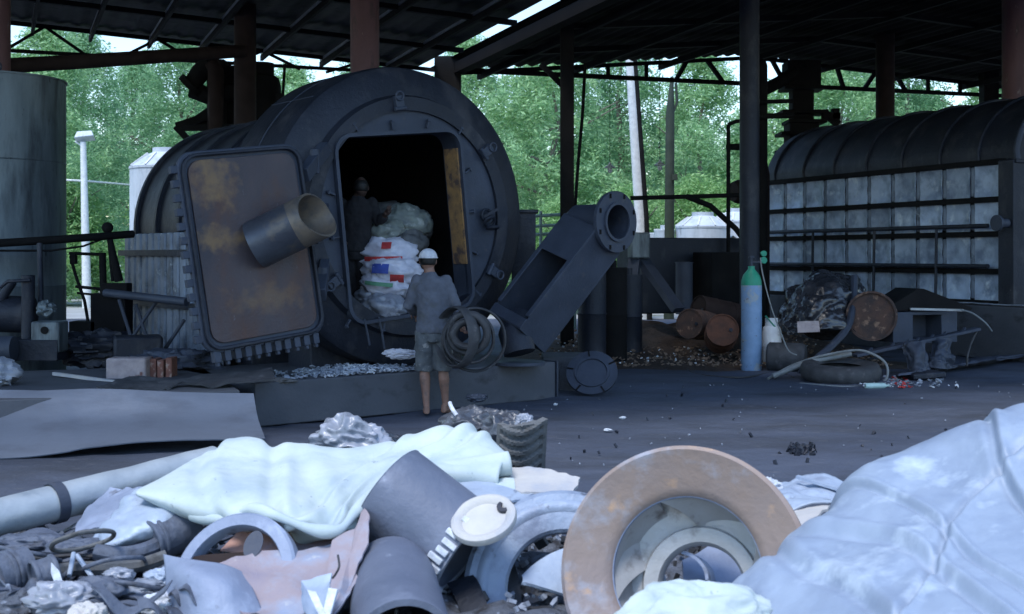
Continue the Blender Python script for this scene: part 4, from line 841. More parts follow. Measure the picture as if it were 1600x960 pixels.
flakes('wood_chips', 1100, lambda r: P(r.gauss(1000, 70), r.uniform(505, 560), 1) * (lambda d: d)(1) if False else (lambda x, y: Vector((x, y, .08 + .03 * (y - 16.4))))(r.uniform(.4, 5.2), 16.4 + 6 * r.random() ** 1.5), .035, M['flakebrown'], 41, 'brown wood and plastic chips strewn over the dirt heap', 'litter')
flakes('pale_chips', 160, lambda r: (lambda x, y: Vector((x, y, .09 + .03 * (y - 16.4))))(r.uniform(.5, 4.9), 16.5 + 5.5 * r.random() ** 1.5), .022, M['flake'], 42, 'pale chips strewn over the brown dirt heap', 'litter')
def drum(px, py, d, r_, L, dirv, m, lab, name='drum', grp=None):
    q = frame_z(P(px, py, d), Vector(dirv)); t = thing(name, lab, 'drum', (P(px, py, d).x, d, 0), grp)
    b = MB(); b.lathe([(0, 0), (r_ * .93, 0), (r_ * .94, .02), (r_, .02), (r_, -L * .33), (r_ * 1.03, -L * .34), (r_, -L * .35), (r_, -L * .66), (r_ * 1.03, -L * .67), (r_, -L * .68), (r_, -L), (0, -L)], q, 32); obj('drum_shell', b, M[m], t, smooth=30)
    b = MB(); b.tube([q @ Vector((r_ * .5, 0, .0)), q @ Vector((r_ * .5, 0, .02))], r_ * .12, 10); obj('bung', b, M['soot'], t); return t
drum(1129, 516, 17.2, .23, .6, (-.1, -.95, .25), 'rustor', 'short orange rusty drum lying on the dirt heap')
drum(1078, 506, 17.8, .22, .8, (-.6, -.8, .1), 'rust', 'dark rusty drum lying left of the orange drum')
drum(1092, 484, 18.3, .22, .8, (-.9, -.4, .2), 'brown', 'brown drum on top of the heap behind the orange drum')
bx('steel_tank', 1060, 430, 21.5, (1.9, 1.1, 1.3), 18, 'soot', 'dark rectangular steel tank in the shadow behind the dirt heap', 'tank', .02)
bx('steel_cabinet', 1130, 445, 20.6, (.8, .7, 1.1), 18, 'black', 'black steel cabinet right of the rectangular tank', 'cabinet', .02)
b = MB(); q = P(1069, 448, 19.8); b.tube([q - UZ * .45, q + UZ * .38], .14, 20); b.tube([q + UZ * .38, q + UZ * .4], .15, 20); tag(obj('vertical_pipe', b, M['soot2']), 'short upright pipe in front of the rectangular tank', 'pipe')
for i, (px, py, d, m, lab) in enumerate(((925, 440, 17.2, 'soot', 'dark upright drum seen under the duct, left one'), (958, 445, 17.6, 'black', 'dark upright drum seen under the duct, right one'), (983, 455, 18.6, 'soot', 'upright drum right of the duct by the white pole'))):
    t = thing('upright_drum', lab, 'drum', (P(px, py, d).x, d, 0), 'upright drums behind the duct'); q = P(px, py, d)
    b = MB(); b.lathe([(0, 0), (.2, 0), (.2, q.z * .6), (.21, q.z * .62), (.2, q.z * .64), (.2, q.z + .25), (0, q.z + .25)], Matrix.Translation((q.x, q.y, 0)), 28); obj('drum_shell', b, M[m], t, smooth=30)
    b = MB(); b.tube([(q.x, q.y, q.z + .25), (q.x, q.y, q.z + .35)], .05, 10); obj('drum_cap', b, M[m], t)
bx('chain_hoist', 998, 384, 19.5, (.32, .25, .42), 10, 'tank', 'grey motor housing at the foot of the white pole', 'motor', .03)
b = MB(); b.bar(P(992, 404, 19.5), P(986, 455, 19.3), .18, .1); b.bar(P(1003, 405, 19.6), P(1060, 485, 19), .22, .1); tag(obj('slanted_plate', b, M['soot2']), 'slanted dark plates below the grey motor housing', 'metal plate')
b = MB(); b.tube([P(985, 310, 21), P(1165, 305, 21)], .04, 10); b.tube([P(1072, 307, 21), P(1110, 322, 21), P(1150, 358, 21), P(1170, 385, 21)], .05, 10); b.tube([P(1138, 195, 21), P(1138, 480, 21)], .035, 10); b.tube([P(1138, 195, 21), P(1150, 190, 21), P(1175, 187, 21)], .035, 10); tag(obj('pipe_frame', b, M['black']), 'black pipe frame left of the round post', 'pipe frame')
# right machinery silhouettes
t = thing('condenser_tower', 'black condenser tower of stacked flanges beside the long furnace', 'condenser', P(1252, 400, 26) * Vector((1, 1, 0)) if False else Vector((P(1252, 400, 25.5).x, 25.5, 0)))
q = P(1252, 400, 25.5)
b = MB(); b.box((q.x, q.y, 2.2), (.62, .6, 4.4)); b.box((q.x, q.y, 5.35), (.7, .6, .55)); b.box((q.x, q.y, 4.75), (.45, .4, .8)); obj('tower_body', b, M['black'], t, bev=.03)
for i, (zz, wv) in enumerate(((4.1, 1.0), (4.35, .8), (4.55, .95), (3.75, 1.1), (5.05, .85))):
    b = MB(); b.box((q.x + .05 * (i % 2), q.y - .05, zz), (wv, .7, .07)); obj('flange', b, M['black'], t, bev=.01)
b = MB(); b.tube([P(1245, 112, 25.2), P(1215, 130, 25.2), P(1195, 140, 25.2)], .13, 14); obj('branch_pipe', b, M['black'], t)
b = MB(); b.box(P(1298, 182, 25.2), (.35, .2, .12)); b.bar(P(1290, 178, 25.2), P(1310, 195, 25.2), .14); b.box(P(1305, 180, 25.2), (.14, .2, .26)); obj('outlet_box', b, M['black'], t)
b = MB(); b.torus(.08, .02, .02, frame_z(P(1255, 104, 25.2), Vector((0, -1, 0))), 20, 8); obj('lifting_eye', b, M['black'], t)
t = thing('vent_pipe', 'tall dark vent pipe with rounded top right of the round post', 'pipe', Vector((P(1190, 400, 22).x, 22, 0)))
b = MB(); q = P(1190, 400, 22); b.tube([(q.x, q.y, 0), (q.x, q.y, 5.0), (q.x, q.y, 5.08), (q.x, q.y, 5.12)], [.105, .105, .08, .03], 18); obj('pipe_shaft', b, M['black'], t)
b = MB(); b.tube([P(1175, 160, 21.8), P(1240, 158, 21.8)], .04, 10); b.tube([P(1178, 182, 21.8), P(1240, 181, 21.8)], .05, 10); b.tube([P(1135, 230, 21.8), P(1180, 230, 21.8)], .06, 10); obj('side_branch', b, M['black'], t)
t = thing('pressure_vessel', 'small brownish vertical vessel at the far end of the long furnace', 'vessel', Vector((P(1185, 400, 23).x, 23, 0)))
q = P(1180, 400, 23); b = MB(); b.lathe([(0, 0), (.27, 0), (.27, 3.1), (.23, 3.3), (.12, 3.42), (0, 3.45)], Matrix.Translation((q.x, q.y, 0)), 36); obj('vessel_shell', b, M['brown'], t)
b = MB(); q2 = P(1160, 300, 22.4); b.lathe([(0, -.2), (.18, -.2), (.22, -.1), (.22, .1), (.18, .2), (0, .2)], frame_z(q2, Vector((-1, -.4, 0))), 24); obj('manhole', b, M['brown'], t)
# upper left machinery
t = thing('dust_cyclone', 'black condenser with slanted elbow pipes above the round furnace', 'condenser', Vector((P(405, 400, 20.5).x, 20.5, 0)))
q = P(408, 400, 20.8); b = MB(); b.lathe([(0, 2.5), (.3, 2.6), (.34, 3.2), (.34, 4.45), (.30, 4.6), (.22, 4.65), (.22, 4.85), (0, 4.85)], Matrix.Translation((q.x, q.y, 0)), 32); b.box((q.x, q.y, 1.3), (.4, .4, 2.6)); obj('vessel_shell', b, M['black'], t)
b = MB(); b.tube([P(337, 210, 20), P(337, 110, 20), P(330, 98, 20)], [.13, .13, .12], 16); obj('riser_pipe', b, M['brown'], t)
b = MB(); b.tube([P(328, 100, 20.1), P(312, 115, 20.1), P(300, 132, 20.1)], [.16, .16, .14], 16); b.lathe([(0, -.05), (.22, -.05), (.22, .05), (0, .05)], frame_z(P(298, 134, 20.1), Vector((-1, 0, -1))), 20); b.tube([P(300, 140, 20.2), P(325, 150, 20.2), P(380, 140, 20.4)], .15, 14); obj('elbow_pipe', b, M['black'], t)
b = MB(); b.bar(P(275, 198, 20), P(345, 175, 20.2), .12); b.bar(P(275, 198, 20), P(300, 225, 20), .1); b.bar(P(285, 200, 20), P(360, 200, 20), .1); b.bar(P(320, 200, 20), P(330, 222, 20), .08); b.prism([(0, 0), (.7, .0), (.7, .42), (.5, .35)], 0, .1, frame_z(P(285, 198, 20.3), Vector((0, -1, 0)))); obj('bracket', b, M['black'], t)
b = MB(); b.tube([P(438, 215, 20.5), P(445, 100, 20.5)], .025, 8); b.box(P(437, 152, 20.5), (.12, .12, .12)); obj('sampling_rod', b, M['black'], t)
b = MB(); b.box(P(340, 150, 20.6), (.3, .3, 1.2)); b.box(P(365, 150, 20.8), (.5, .3, 1.0)); obj('housing', b, M['black'], t, bev=.02)

# ------------------------------------------------------------ left tank and machinery
t = thing('storage_tank', 'tall weathered grey steel tank at the left edge', 'tank', Vector((P(-10, 400, 14.5).x, 14.5, 0)))
q = P(-12, 400, 14.5); zt = 1.56 + 275 / 1900 * 14.5
b = MB(); b.lathe([(0, 0), (.83, 0), (.83, 1.2), (.835, 1.21), (.83, 1.22), (.83, zt - 1.0), (.836, zt - .99), (.83, zt - .98), (.83, zt - .02), (.845, zt - .02), (.845, zt), (.80, zt), (0, zt + .03)], Matrix.Translation((q.x, q.y, 0)), 96); obj('tank_shell', b, M['tank'], t, smooth=30)
b = MB(); b.torus(.05, .012, .012, frame_z(Vector((q.x + .35, q.y - .7, zt + .05)), Vector((0, -1, 0))), 16, 8); obj('lifting_eye', b, M['soot'], t)
b = MB(); b.tube([P(-30, 382, 13.2), P(100, 374, 13.6), P(208, 366, 14.2)], .045, 12); b.tube([P(-30, 392, 13.3), P(80, 392, 13.5), P(130, 385, 13.7), P(165, 372, 14)], .012, 8); tag(obj('overhead_pipe', b, M['black']), 'long dark pipe crossing in front of the grey tank', 'pipe')
t = thing('pump_unit', 'dark pump with grey square box in front of the tall tank', 'pump', Vector((P(60, 400, 13).x, 13, 0)))
b = MB(); b.box(P(78, 526, 12.9), (.30, .28, .33)); obj('pump_box', b, M['tank'], t, bev=.02)
b = MB(); q = P(78, 515, 12.9) + Vector((0, -.145, 0)); b.tube([q, q - Vector((0, .012, 0))], .04, 16); obj('box_hole', b, M['black'], t)
b = MB(); b.tube([P(-20, 490, 13.2), P(50, 492, 13.2)], .2, 20); b.tube([P(44, 430, 13), P(44, 545, 13)], .07, 14); b.box(P(30, 545, 13), (1.0, .5, .22)); b.tube([P(20, 440, 13.1), P(0, 470, 13.1)], .05, 10); b.tube([P(62, 380, 13.2), P(64, 470, 13.1), P(70, 490, 13)], .03, 10); b.tube([P(0, 450, 12.9), P(12, 440, 12.9), P(48, 438, 12.9)], .02, 8); obj('pump_body', b, M['soot'], t, bev=.01)
b = MB(); b.tube([P(-12, 545, 12.6), P(22, 545, 12.6)], .13, 18); obj('motor', b, M['soot2'], t)
b = MB(); b.blob(P(72, 482, 12.9), (.1, .08, .08), .4, 3, 2, nu=20, nv=14); obj('fitting', b, M['tank'], t)
t = thing('valve_stand', 'black lever valve stand between the tank and the round furnace', 'valve', Vector((P(165, 400, 14).x, 14, 0)))
b = MB(); b.blob(P(168, 356, 14), (.065, .065, .065), 0, 1, 1, nu=20, nv=12); b.tube([P(168, 358, 14), P(186, 440, 14)], [.03, .05], 10); b.tube([P(170, 375, 14), P(176, 440, 14)], .02, 8); obj('lever', b, M['black'], t)
b = MB(); b.tube([P(160, 395, 14.1), P(162, 470, 14.1)], .04, 10); b.box(P(182, 452, 14), (.3, .2, .14)); b.tube([P(108, 396, 14.2), P(160, 398, 14.2)], .02, 8); b.tube([P(118, 448, 14.2), P(160, 452, 14.2)], .02, 8); b.tube([P(120, 458, 14.2), P(160, 462, 14.2)], .015, 8); b.tube([P(110, 400, 14.2), P(118, 430, 14.2), P(132, 470, 14.2), P(138, 505, 14.2)], .02, 8); b.box(P(135, 525, 14.2), (.3, .3, .35)); b.box(P(175, 505, 14.2), (.4, .3, .7)); b.box(P(115, 405, 14.2), (.07, .07, .12)); obj('valve_frame', b, M['black'], t, bev=.01)
b = MB(); b.tube([P(165, 458, 13.2), P(292, 472, 12.6)], .045, 12); tag(obj('push_bar', b, M['soot2']), 'grey horizontal tube running to the open furnace door', 'tube')
for i, (a_, c_, lab) in enumerate((((186, 468), (205, 528), 'thin rod leaning under the grey tube, nearest the valve stand'), ((212, 475), (240, 560), 'thin rod leaning under the grey tube, middle one'), ((245, 470), (205, 530), 'thin rod crossing the middle rod under the grey tube'), ((288, 500), (258, 545), 'bent thin rod next to the furnace door edge'))):
    b = MB(); b.tube([P(*a_, 13.1), P(*c_, 13.1)], .02, 8); tag(obj('steel_rod', b, M['soot2']), lab, 'rod', 'rods under the grey tube')
bx('scrap_block', 215, 550, 13.0, (.5, .4, .35), 20, 'soot', 'dark machine block beneath the leaning rods', 'block', .03)
b = MB(); b.blob(P(150, 545, 13.3), (.5, .3, .2), .4, 3, 9, sharp=True); tag(obj('scrap_heap', b, M['soot']), 'dark lump of tangled scrap below the valve stand', 'scrap')
b = MB(); b.blob(P(270, 570, 12.6), (.5, .35, .16), .4, 3, 11, sharp=True); tag(obj('soot_heap', b, M['ground']), 'dark soot heap below the open furnace door', 'soot heap')

# ------------------------------------------------------------ outside: lamps, poles, tanks
g_ = G(136, 482, 0); t = thing('street_lamp', 'white pole with slanted solar lamp panel left of the furnace', 'street lamp', g_)
d_ = g_.y; pt = P(130, 222, d_)
b = MB(); b.tube([(g_.x, d_, 0), (pt.x, d_, pt.z)], [.14, .085], 14); obj('pole', b, M['polew'], t)
b = MB(); b.prism([(-.28, -.1), (.28, -.02), (.2, .16), (-.22, .12)], -.15, .15, frame_z(P(133, 215, d_), Vector((.1, -1, .5)))); obj('lamp_head', b, M['whitetank'], t, bev=.02)
b = MB(); b.tube([P(128, 228, d_), P(118, 222, d_), P(126, 212, d_)], .03, 8); obj('bracket', b, M['polew'], t)
curve('power_line', [P(60, 280, d_), P(130, 283, d_), P(210, 290, d_ + 3)], .03, 'polew', 'pale cable strung across behind the lamp pole', 'power line')
def wtank(px, ytop, ybot, d, halfw, lab, name='white_tank', m='whitetank', base=0):
    q = P(px, ybot, d); r_ = halfw / F * d; zt = P(px, ytop, d).z; zm = zt - (r_ * .55)
    t = thing(name, lab, 'tank', Vector((q.x, q.y, base)), 'white tanks in the yard outside'); mx = Matrix.Translation((q.x, q.y, 0))
    b = MB(); b.lathe([(0, base), (r_, base), (r_, zm)], mx, 40); obj('tank_shell', b, M[m], t)
    b = MB(); b.lathe([(r_ * 1.02, zm - .03), (r_ * 1.02, zm + .02), (r_ * .55, zt - .15), (r_ * .4, zt - .1), (r_ * .4, zt), (0, zt)], mx, 40); obj('tank_roof', b, M[m], t, smooth=30)
    for k_ in range(10):
        a = k_ * .628; b = MB(); b.bar(mx @ Vector((r_ * 1.02 * math.cos(a), r_ * 1.02 * math.sin(a), zm + .03)), mx @ Vector((r_ * .55 * math.cos(a), r_ * .55 * math.sin(a), zt - .13)), .04); obj('roof_seam', b, M['polew'], t)
    return t
wtank(262, 232, 320, 27, 57, 'white cone roofed tank peeking over the open furnace door')
wtank(1098, 332, 378, 33, 42, 'white cone roofed tank behind, left of the pair')
wtank(1150, 326, 378, 34.5, 38, 'white cone roofed tank behind the round post, right of the pair')
wtank(1038, 352, 378, 33, 16, 'low small white tank left of the larger pair')
bx('white_hut', 1015, 362, 34, (.5, .5, 2.2), 0, 'whitetank', 'narrow pale hut right of the white pole', 'hut', .02, 1.1)
b = MB(); b.box(P(1144, 392, 26), (.25, .2, .35)); b.prism([(-.2, 0), (.2, 0), (0, .16)], -.12, .12, frame_z(P(1144, 380, 26), Vector((0, -1, 0)))); tag(obj('lantern_box', b, M['polew']), 'little white box with peaked top behind the round post', 'box')
t = thing('leaning_pole', 'thick white pole leaning slightly behind the duct mouth', 'pole', Vector((P(1003, 470, 30).x, 30, 0)))
b = MB(); b.tube([Vector((P(1008, 470, 30).x, 30, 0)), P(1000, 320, 30), P(984, 90, 30)], [.17, .15, .11], 14); obj('pole', b, M['polew'], t)
b = MB(); b.tube([Vector((P(1015, 470, 29.6).x, 29.6, 0)), P(1010, 340, 29.6), P(990, 60, 29.6)], [.07, .06, .05], 10); obj('conduit', b, M['black'], t)
b = MB(); b.tube([Vector((P(1045, 470, 30).x, 30, 0)), P(1047, 180, 30), P(1050, 120, 30)], [.13, .11, .04], 10); b.tube([P(1048, 185, 30), P(1058, 160, 30), P(1056, 130, 30)], .035, 8); b.box(P(1054, 277, 29.9), (.13, .12, .15)); tag(obj('dark_post', b, M['darkpost']), 'thin dark tree like post right of the white pole', 'post')
curve('cable', [P(914, 100, 22), P(910, 180, 22), P(903, 260, 22), P(897, 350, 22)], .03, 'black', 'thin dark slanted stay right of the square post', 'stay')
for px, py, lab in ((953, 262, 'small white hanging lamp left of the white pole'), (1031, 258, 'small white hanging lamp right of the white pole')):
    q = P(px, py, 23); t = thing('pendant_lamp', lab, 'lamp', q, 'small lamps hanging in the opening')
    b = MB(); b.lathe([(.012, .10), (.03, .06), (.11, .0), (.10, -.01), (0, -.01)], Matrix.Translation(q), 20); obj('lamp_shade', b, M['polew'], t)
    b = MB(); b.blob(q - UZ * .05, (.045, .045, .06), 0, 1, 1, nu=14, nv=10); obj('bulb', b, M['polew'], t)
    b = MB(); b.tube([q + UZ * .09, q + UZ * 2.0], .006, 6); obj('cord', b, M['black'], t)
t = thing('yard_railing', 'pale green tube railing behind the square post', 'railing', Vector((P(865, 400, 26).x, 26, 0)))
for y in (336, 352, 365): b = MB(); b.tube([P(835, y + 2, 26), P(905, y - 2, 26)], .035, 8); obj('rail', b, M['railgreen'], t)
for x in (845, 898): b = MB(); q = P(x, 330, 26); b.tube([(q.x, q.y, 0), q], .035, 8); obj('post', b, M['railgreen'], t)

# ------------------------------------------------------------ trees
def tree_proto(seed, H, Wd, leaf, n_cl, per, lsize=.13, low=.06):
    rnd = random.Random(seed); t = thing('tree', 'x', 'tree', (0, 0, 0), 'trees behind the shed')
    b = MB(); pts = [Vector((0, 0, 0))]; 
    for i in range(1, 6): pts.append(Vector((rnd.uniform(-.12, .12) * i * .6, rnd.uniform(-.12, .12) * i * .6, H * .85 * i / 5)))
    b.tube(pts, [.17 * H / 9 * (1 - .15 * i) for i in range(6)], 8)
    for i in range(9):
        f_ = rnd.uniform(.25, .8); p0 = Vector((0, 0, H * .85 * f_)); a = rnd.uniform(0, 6.28); rr_ = Wd * .5 * rnd.uniform(.5, .9)
        b.tube([p0, p0 + Vector((math.cos(a) * rr_ * .5, math.sin(a) * rr_ * .5, .4)), p0 + Vector((math.cos(a) * rr_, math.sin(a) * rr_, 1.0))], [.06, .04, .015], 6)
    obj('trunk', b, M['bark'], t)
    b = MB(); vs = []; fs = []
    for c in range(n_cl):
        h = rnd.uniform(low, 1); w_ = Wd / 2 * (math.sin(math.pi * min(1, (h * .86 + .14))) ** .55) * (.85 + .3 * noise.noise(Vector((h * 4, seed, 0))))
        a = rnd.uniform(0, 6.28); rr_ = w_ * math.sqrt(rnd.uniform(.15, 1)); c0 = Vector((math.cos(a) * rr_, math.sin(a) * rr_, h * H)); cr_ = rnd.uniform(.35, .75)
        for k_ in range(per):
            d_ = Vector((rnd.gauss(0, 1), rnd.gauss(0, 1), rnd.gauss(0, .8))).normalized() * cr_ * rnd.uniform(.5, 1.05); p = c0 + d_
            ax_ = Vector((rnd.uniform(-1, 1), rnd.uniform(-1, 1), rnd.uniform(-.9, .3))).normalized(); sd_ = ax_.cross(Vector((rnd.uniform(-1, 1), rnd.uniform(-1, 1), rnd.uniform(-1, 1)))).normalized()
            l_ = lsize * rnd.uniform(.7, 1.4); w2 = l_ * .3
            o_ = len(vs); vs += [p - ax_ * l_, p + sd_ * w2, p + ax_ * l_, p - sd_ * w2]; fs.append((o_, o_ + 1, o_ + 2, o_ + 3))
    b.v = vs; b.f = fs; obj('crown', b, M[leaf], t, smooth=180)
    return t
def place_copy(src, loc, rz, s_, lab, first):
    if first: o = src
    else:
        o = src.copy(); COL.objects.link(o)
        for ch in src.children:
            c = ch.copy(); COL.objects.link(c); c.parent = o
    o.location = loc; o.rotation_euler = (0, 0, rz); o.scale = (s_, s_, s_); o['label'] = lab; return o
protos = [tree_proto(1, 9.5, 5.2, 'leafA', 190, 170, .085), tree_proto(2, 10.5, 4.6, 'leafC', 190, 160, .08), tree_proto(3, 8.5, 5.6, 'leafA', 180, 160, .095), tree_proto(5, 4.2, 4.2, 'leafB', 80, 190, .08, .12)]
used = set(); rt = random.Random(77)
front = [(-14.5, 38, 0, 1.05), (-11.2, 41, 1, 1.0), (-8.2, 44, 2, 1.0), (-15.5, 44, 1, 1.05), (-5.0, 42, 1, .95), (-1.5, 43, 0, .98), (1.2, 39, 2, 1.0), (3.8, 42, 1, 1.0), (6.2, 40, 0, .88), (8.8, 41, 2, .86), (11.6, 43, 0, .95), (14.6, 45, 1, 1.0), (18, 44, 2, 1.1), (21, 46, 0, 1.05)]
ft_lab = ['grey green tree standing just right of the tall tank', 'tall dark green tree left of the lamp pole top', 'broad pale tree between lamp pole and condenser', 'dark slim tree at the far left edge', 'slim dark tree behind the upper left condenser', 'grey green tree over the round furnace top', 'broad pale leafed tree left of the square post', 'dark green tree behind the leaning white pole', 'grey green lower tree behind the thin dark post', 'broad low tree left of the round post', 'grey green tree behind the condenser tower', 'dark green tree over the long furnace, centre', 'broad tree over the long furnace near the brown column', 'grey green tree at the far right']
for i, (x, y, k_, s_) in enumerate(front):
    place_copy(protos[k_], (x, y, 0), rt.uniform(0, 6.28), s_ * (.86 if x < -4 else .97), ft_lab[i], k_ not in used); used.add(k_)
bl = [(-22, 56), (-18, 58), (-14, 55), (-10.5, 58), (-6.5, 56), (-2.8, 58), (1, 56), (4.6, 58), (8, 57), (11.5, 59), (15.5, 56), (19.5, 58), (24, 57)]
for i, (x, y) in enumerate(bl):
    k_ = (0, 1, 2)[i % 3]; place_copy(protos[k_], (x, y, 0), rt.uniform(0, 6.28), (1.02, .95, 1.1)[k_] * rt.uniform(.88, 1.12) * (.82 if 3.5 < x < 12 else 1) , 'tree in the tall back row behind the shed', k_ not in used)
sh = [(-10.6, 38.5, .95, 'fresh green bush beside the white lamp pole'), (-13.9, 37.5, .9, 'fresh green bush between the tall tank and lamp pole'), (-8.2, 35, .75, 'green bush at the foot of the furnace rear'), (-1.0, 34, .7, 'green bush hidden low behind the round furnace'), (1.3, 33, .7, 'green bush behind the pale railing'), (3.4, 35, .8, 'green bush behind the leaning white pole foot'), (8.0, 37, 1.0, 'green bush above the white tank pair'), (10.5, 37.5, 1.0, 'green bush right of the white tanks'), (5.7, 37.5, .9, 'green bush behind the small white tank')]
for i, (x, y, s_, lab) in enumerate(sh):
    o = place_copy(protos[3], (x, y, 0), rt.uniform(0, 6.28), s_, lab, 3 not in used); used.add(3); o['group'] = 'bushes behind the shed'; o['category'] = 'bush'; o.name = 'bush'
# far wood as one mass
rnd = random.Random(9); b = MB(); vs = []; fs = []
for c in range(2600):
    x = rnd.uniform(-42, 42); y = rnd.uniform(64, 70); top = 7.6 + 1.6 * noise.noise(Vector((x * .15, 0, 0))) + 1.2 * noise.noise(Vector((x * .6, 4, 0))); z = rnd.uniform(0, 1) * top
    for k_ in range(14):
        p = Vector((x + rnd.gauss(0, .5), y + rnd.gauss(0, .5), z + rnd.gauss(0, .45))); ax_ = Vector((rnd.uniform(-1, 1), rnd.uniform(-1, 1), rnd.uniform(-.9, .3))).normalized(); sd_ = ax_.cross(Vector((rnd.uniform(-1, 1), rnd.uniform(-1, 1), rnd.uniform(-1, 1)))).normalized()
        l_ = .34; o_ = len(vs); vs += [p - ax_ * l_, p + sd_ * l_ * .4, p + ax_ * l_, p - sd_ * l_ * .4]; fs.append((o_, o_ + 1, o_ + 2, o_ + 3))
b.v = vs; b.f = fs; o = obj('far_wood', b, M['leafC'], smooth=180); o['kind'] = 'stuff'; o['label'] = 'far mass of woodland behind the rows of trees'; o['category'] = 'woodland'
# ------------------------------------------------------------ foreground scrap heap
b = MB(); nx, ny_ = 150, 90; vs = []
def mh(x, y):
    e = max(0, min(1, (6.35 + .35 * noise.noise(Vector((x * 1.1, 0, 5))) - y) / .9)) ; e = e * e * (3 - 2 * e)
    e2 = max(0, min(1, (y - 1.9) / .8))
    base = .24 + .06 * noise.noise(Vector((x * .9, y * .9, 2)))
    return e * e2 * (base + .07 * noise.noise(Vector((x * 3, y * 3, 0))) + .05 * noise.noise(Vector((x * 8, y * 8, 1))) + .035 * (.5 - abs(noise.noise(Vector((x * 14, y * 14, 7)))))) - .015
for j in range(ny_ + 1):
    for i in range(nx + 1): x = -4 + 8.5 * i / nx; y = 1.9 + 4.8 * j / ny_; vs.append((x, y, mh(x, y)))
b.add(vs, [(j * (nx + 1) + i, j * (nx + 1) + i + 1, (j + 1) * (nx + 1) + i + 1, (j + 1) * (nx + 1) + i) for j in range(ny_) for i in range(nx)])
o = obj('scrap_mound', b, M['debris'], smooth=180); o['kind'] = 'stuff'; o['label'] = 'low mound of grey scrap and dust in the foreground'; o['category'] = 'scrap'  # dark mound colour stands in for shade in the gaps of the heap
def mpt(x0, x1, y0, y1, dz=.02):
    def f(r): x = r.uniform(x0, x1); y = r.uniform(y0, y1); return Vector((x, y, mh(x, y) + dz * r.uniform(.2, 2)))
    return f
flakes('scrap_bits', 500, mpt(-2.6, .3, 4.3, 6.0), .022, M['flakedark'], 51, 'grey scrap bits covering the foreground mound', 'scrap', thick=.004)
flakes('pale_scrap_bits', 110, mpt(-2.6, 1.5, 4.6, 6.0), .014, M['flake'], 52, 'pale scrap bits covering the foreground mound', 'scrap', thick=.003)
flakes('black_scrap_bits', 350, mpt(-2.6, 1.5, 4.6, 6.2), .03, M['rubber'], 53, 'black rubber bits covering the foreground mound', 'scrap', thick=.008)

# silver duct pieces
def ductp(a, c, r_, lab, m='silver'):
    t = thing('foil_duct', lab, 'duct', (a + c) / 2 - UZ * r_)
    ax_ = (c - a); n = 40; q = frame_z(a, ax_); L = ax_.length; b = MB(); vs = []; m_ = 28
    for i in range(n + 1):
        for j in range(m_):
            t_ = 6.283 * j / m_; z = L * i / n; rr_ = r_ * (1 + .05 * noise.noise(Vector((math.cos(t_) * 1.5, math.sin(t_) * 1.5, z * 9))))
            vs.append((rr_ * math.cos(t_), rr_ * math.sin(t_) * .93, z))
    fs = [(i * m_ + j, i * m_ + (j + 1) % m_, (i + 1) * m_ + (j + 1) % m_, (i + 1) * m_ + j) for i in range(n) for j in range(m_)] + [tuple(range(m_))[::-1], tuple(n * m_ + j for j in range(m_))]
    b.add(vs, fs, q); obj('duct_skin', b, M[m], t); return t, q
t, q = ductp(P(-60, 824, 5.15), P(335, 722, 6.1), .088, 'long silver foil wrapped duct lying at the left of the scrap')
b = MB(); b.lathe([(.088, .40), (.0935, .40), (.0935, .45), (.088, .45)], q, 32, True); obj('band', b, M['soot2'], t)
b = MB(); b.patch([[P(12, 795, 5.7), P(50, 786, 5.75), P(85, 778, 5.8)], [P(10, 800, 5.55), P(50, 792, 5.6), P(88, 783, 5.65)]], 20, 6, .012, .01, 5); tag(obj('rubber_strip', b, M['rubber']), 'dark strip lying along the silver duct end', 'rubber strip')
# white felt sheet
rows = [[P(350, 760, 6.0), P(392, 745, 6.0), P(440, 750, 6.0), P(530, 750, 6.0), P(590, 745, 5.95), P(640, 735, 5.9), P(700, 725, 5.85), P(745, 730, 5.8), P(785, 745, 5.6)],
 [P(340, 708, 5.65), P(385, 690, 5.6), P(440, 697, 5.6), P(530, 706, 5.55), P(590, 703, 5.55), P(640, 693, 5.5), P(700, 673, 5.5), P(745, 681, 5.45), P(784, 712, 5.35)],
 [P(290, 728, 5.35), P(345, 720, 5.3), P(420, 722, 5.3), P(500, 730, 5.25), P(570, 724, 5.3), P(630, 714, 5.3), P(690, 700, 5.3), P(740, 702, 5.25), P(788, 722, 5.2)],
 [P(245, 750, 5.15), P(310, 742, 5.1), P(390, 750, 5.05), P(470, 757, 5.0), P(540, 750, 5.05), P(600, 732, 5.1), P(660, 722, 5.15), P(720, 725, 5.15), P(785, 733, 5.1)],
 [P(214, 768, 5.0), P(290, 775, 4.9), P(365, 785, 4.8), P(445, 795, 4.72), P(515, 800, 4.72), P(560, 772, 4.85), P(610, 752, 4.95), P(690, 742, 5.05), P(780, 744, 5.05)],
 [P(222, 778, 5.0), P(292, 803, 4.86), P(352, 811, 4.78), P(425, 817, 4.68), P(505, 831, 4.64), P(555, 826, 4.68), P(585, 790, 4.95), P(690, 765, 5.1), P(780, 760, 5.05)],
 [P(250, 790, 5.15), P(300, 815, 5.0), P(355, 822, 4.95), P(425, 828, 4.9), P(500, 842, 4.88), P(548, 838, 4.9), P(585, 805, 5.1), P(690, 800, 5.1), P(780, 790, 5.15)]]
def wfold(uu, vv):
    h = 0
    for (u0, sl, wd, am) in ((.30, .25, .020, .030), (.48, -.32, .02, .028), (.62, -.5, .03, .035), (.12, .35, .025, .022), (.78, -.28, .02, .03), (.4, .5, .03, .02)):
        d_ = uu - u0 - sl * (vv - .5); h += am * math.exp(-(d_ / wd) ** 2) - am * .8 * math.exp(-((d_ - wd * 2) / wd) ** 2)
    return h
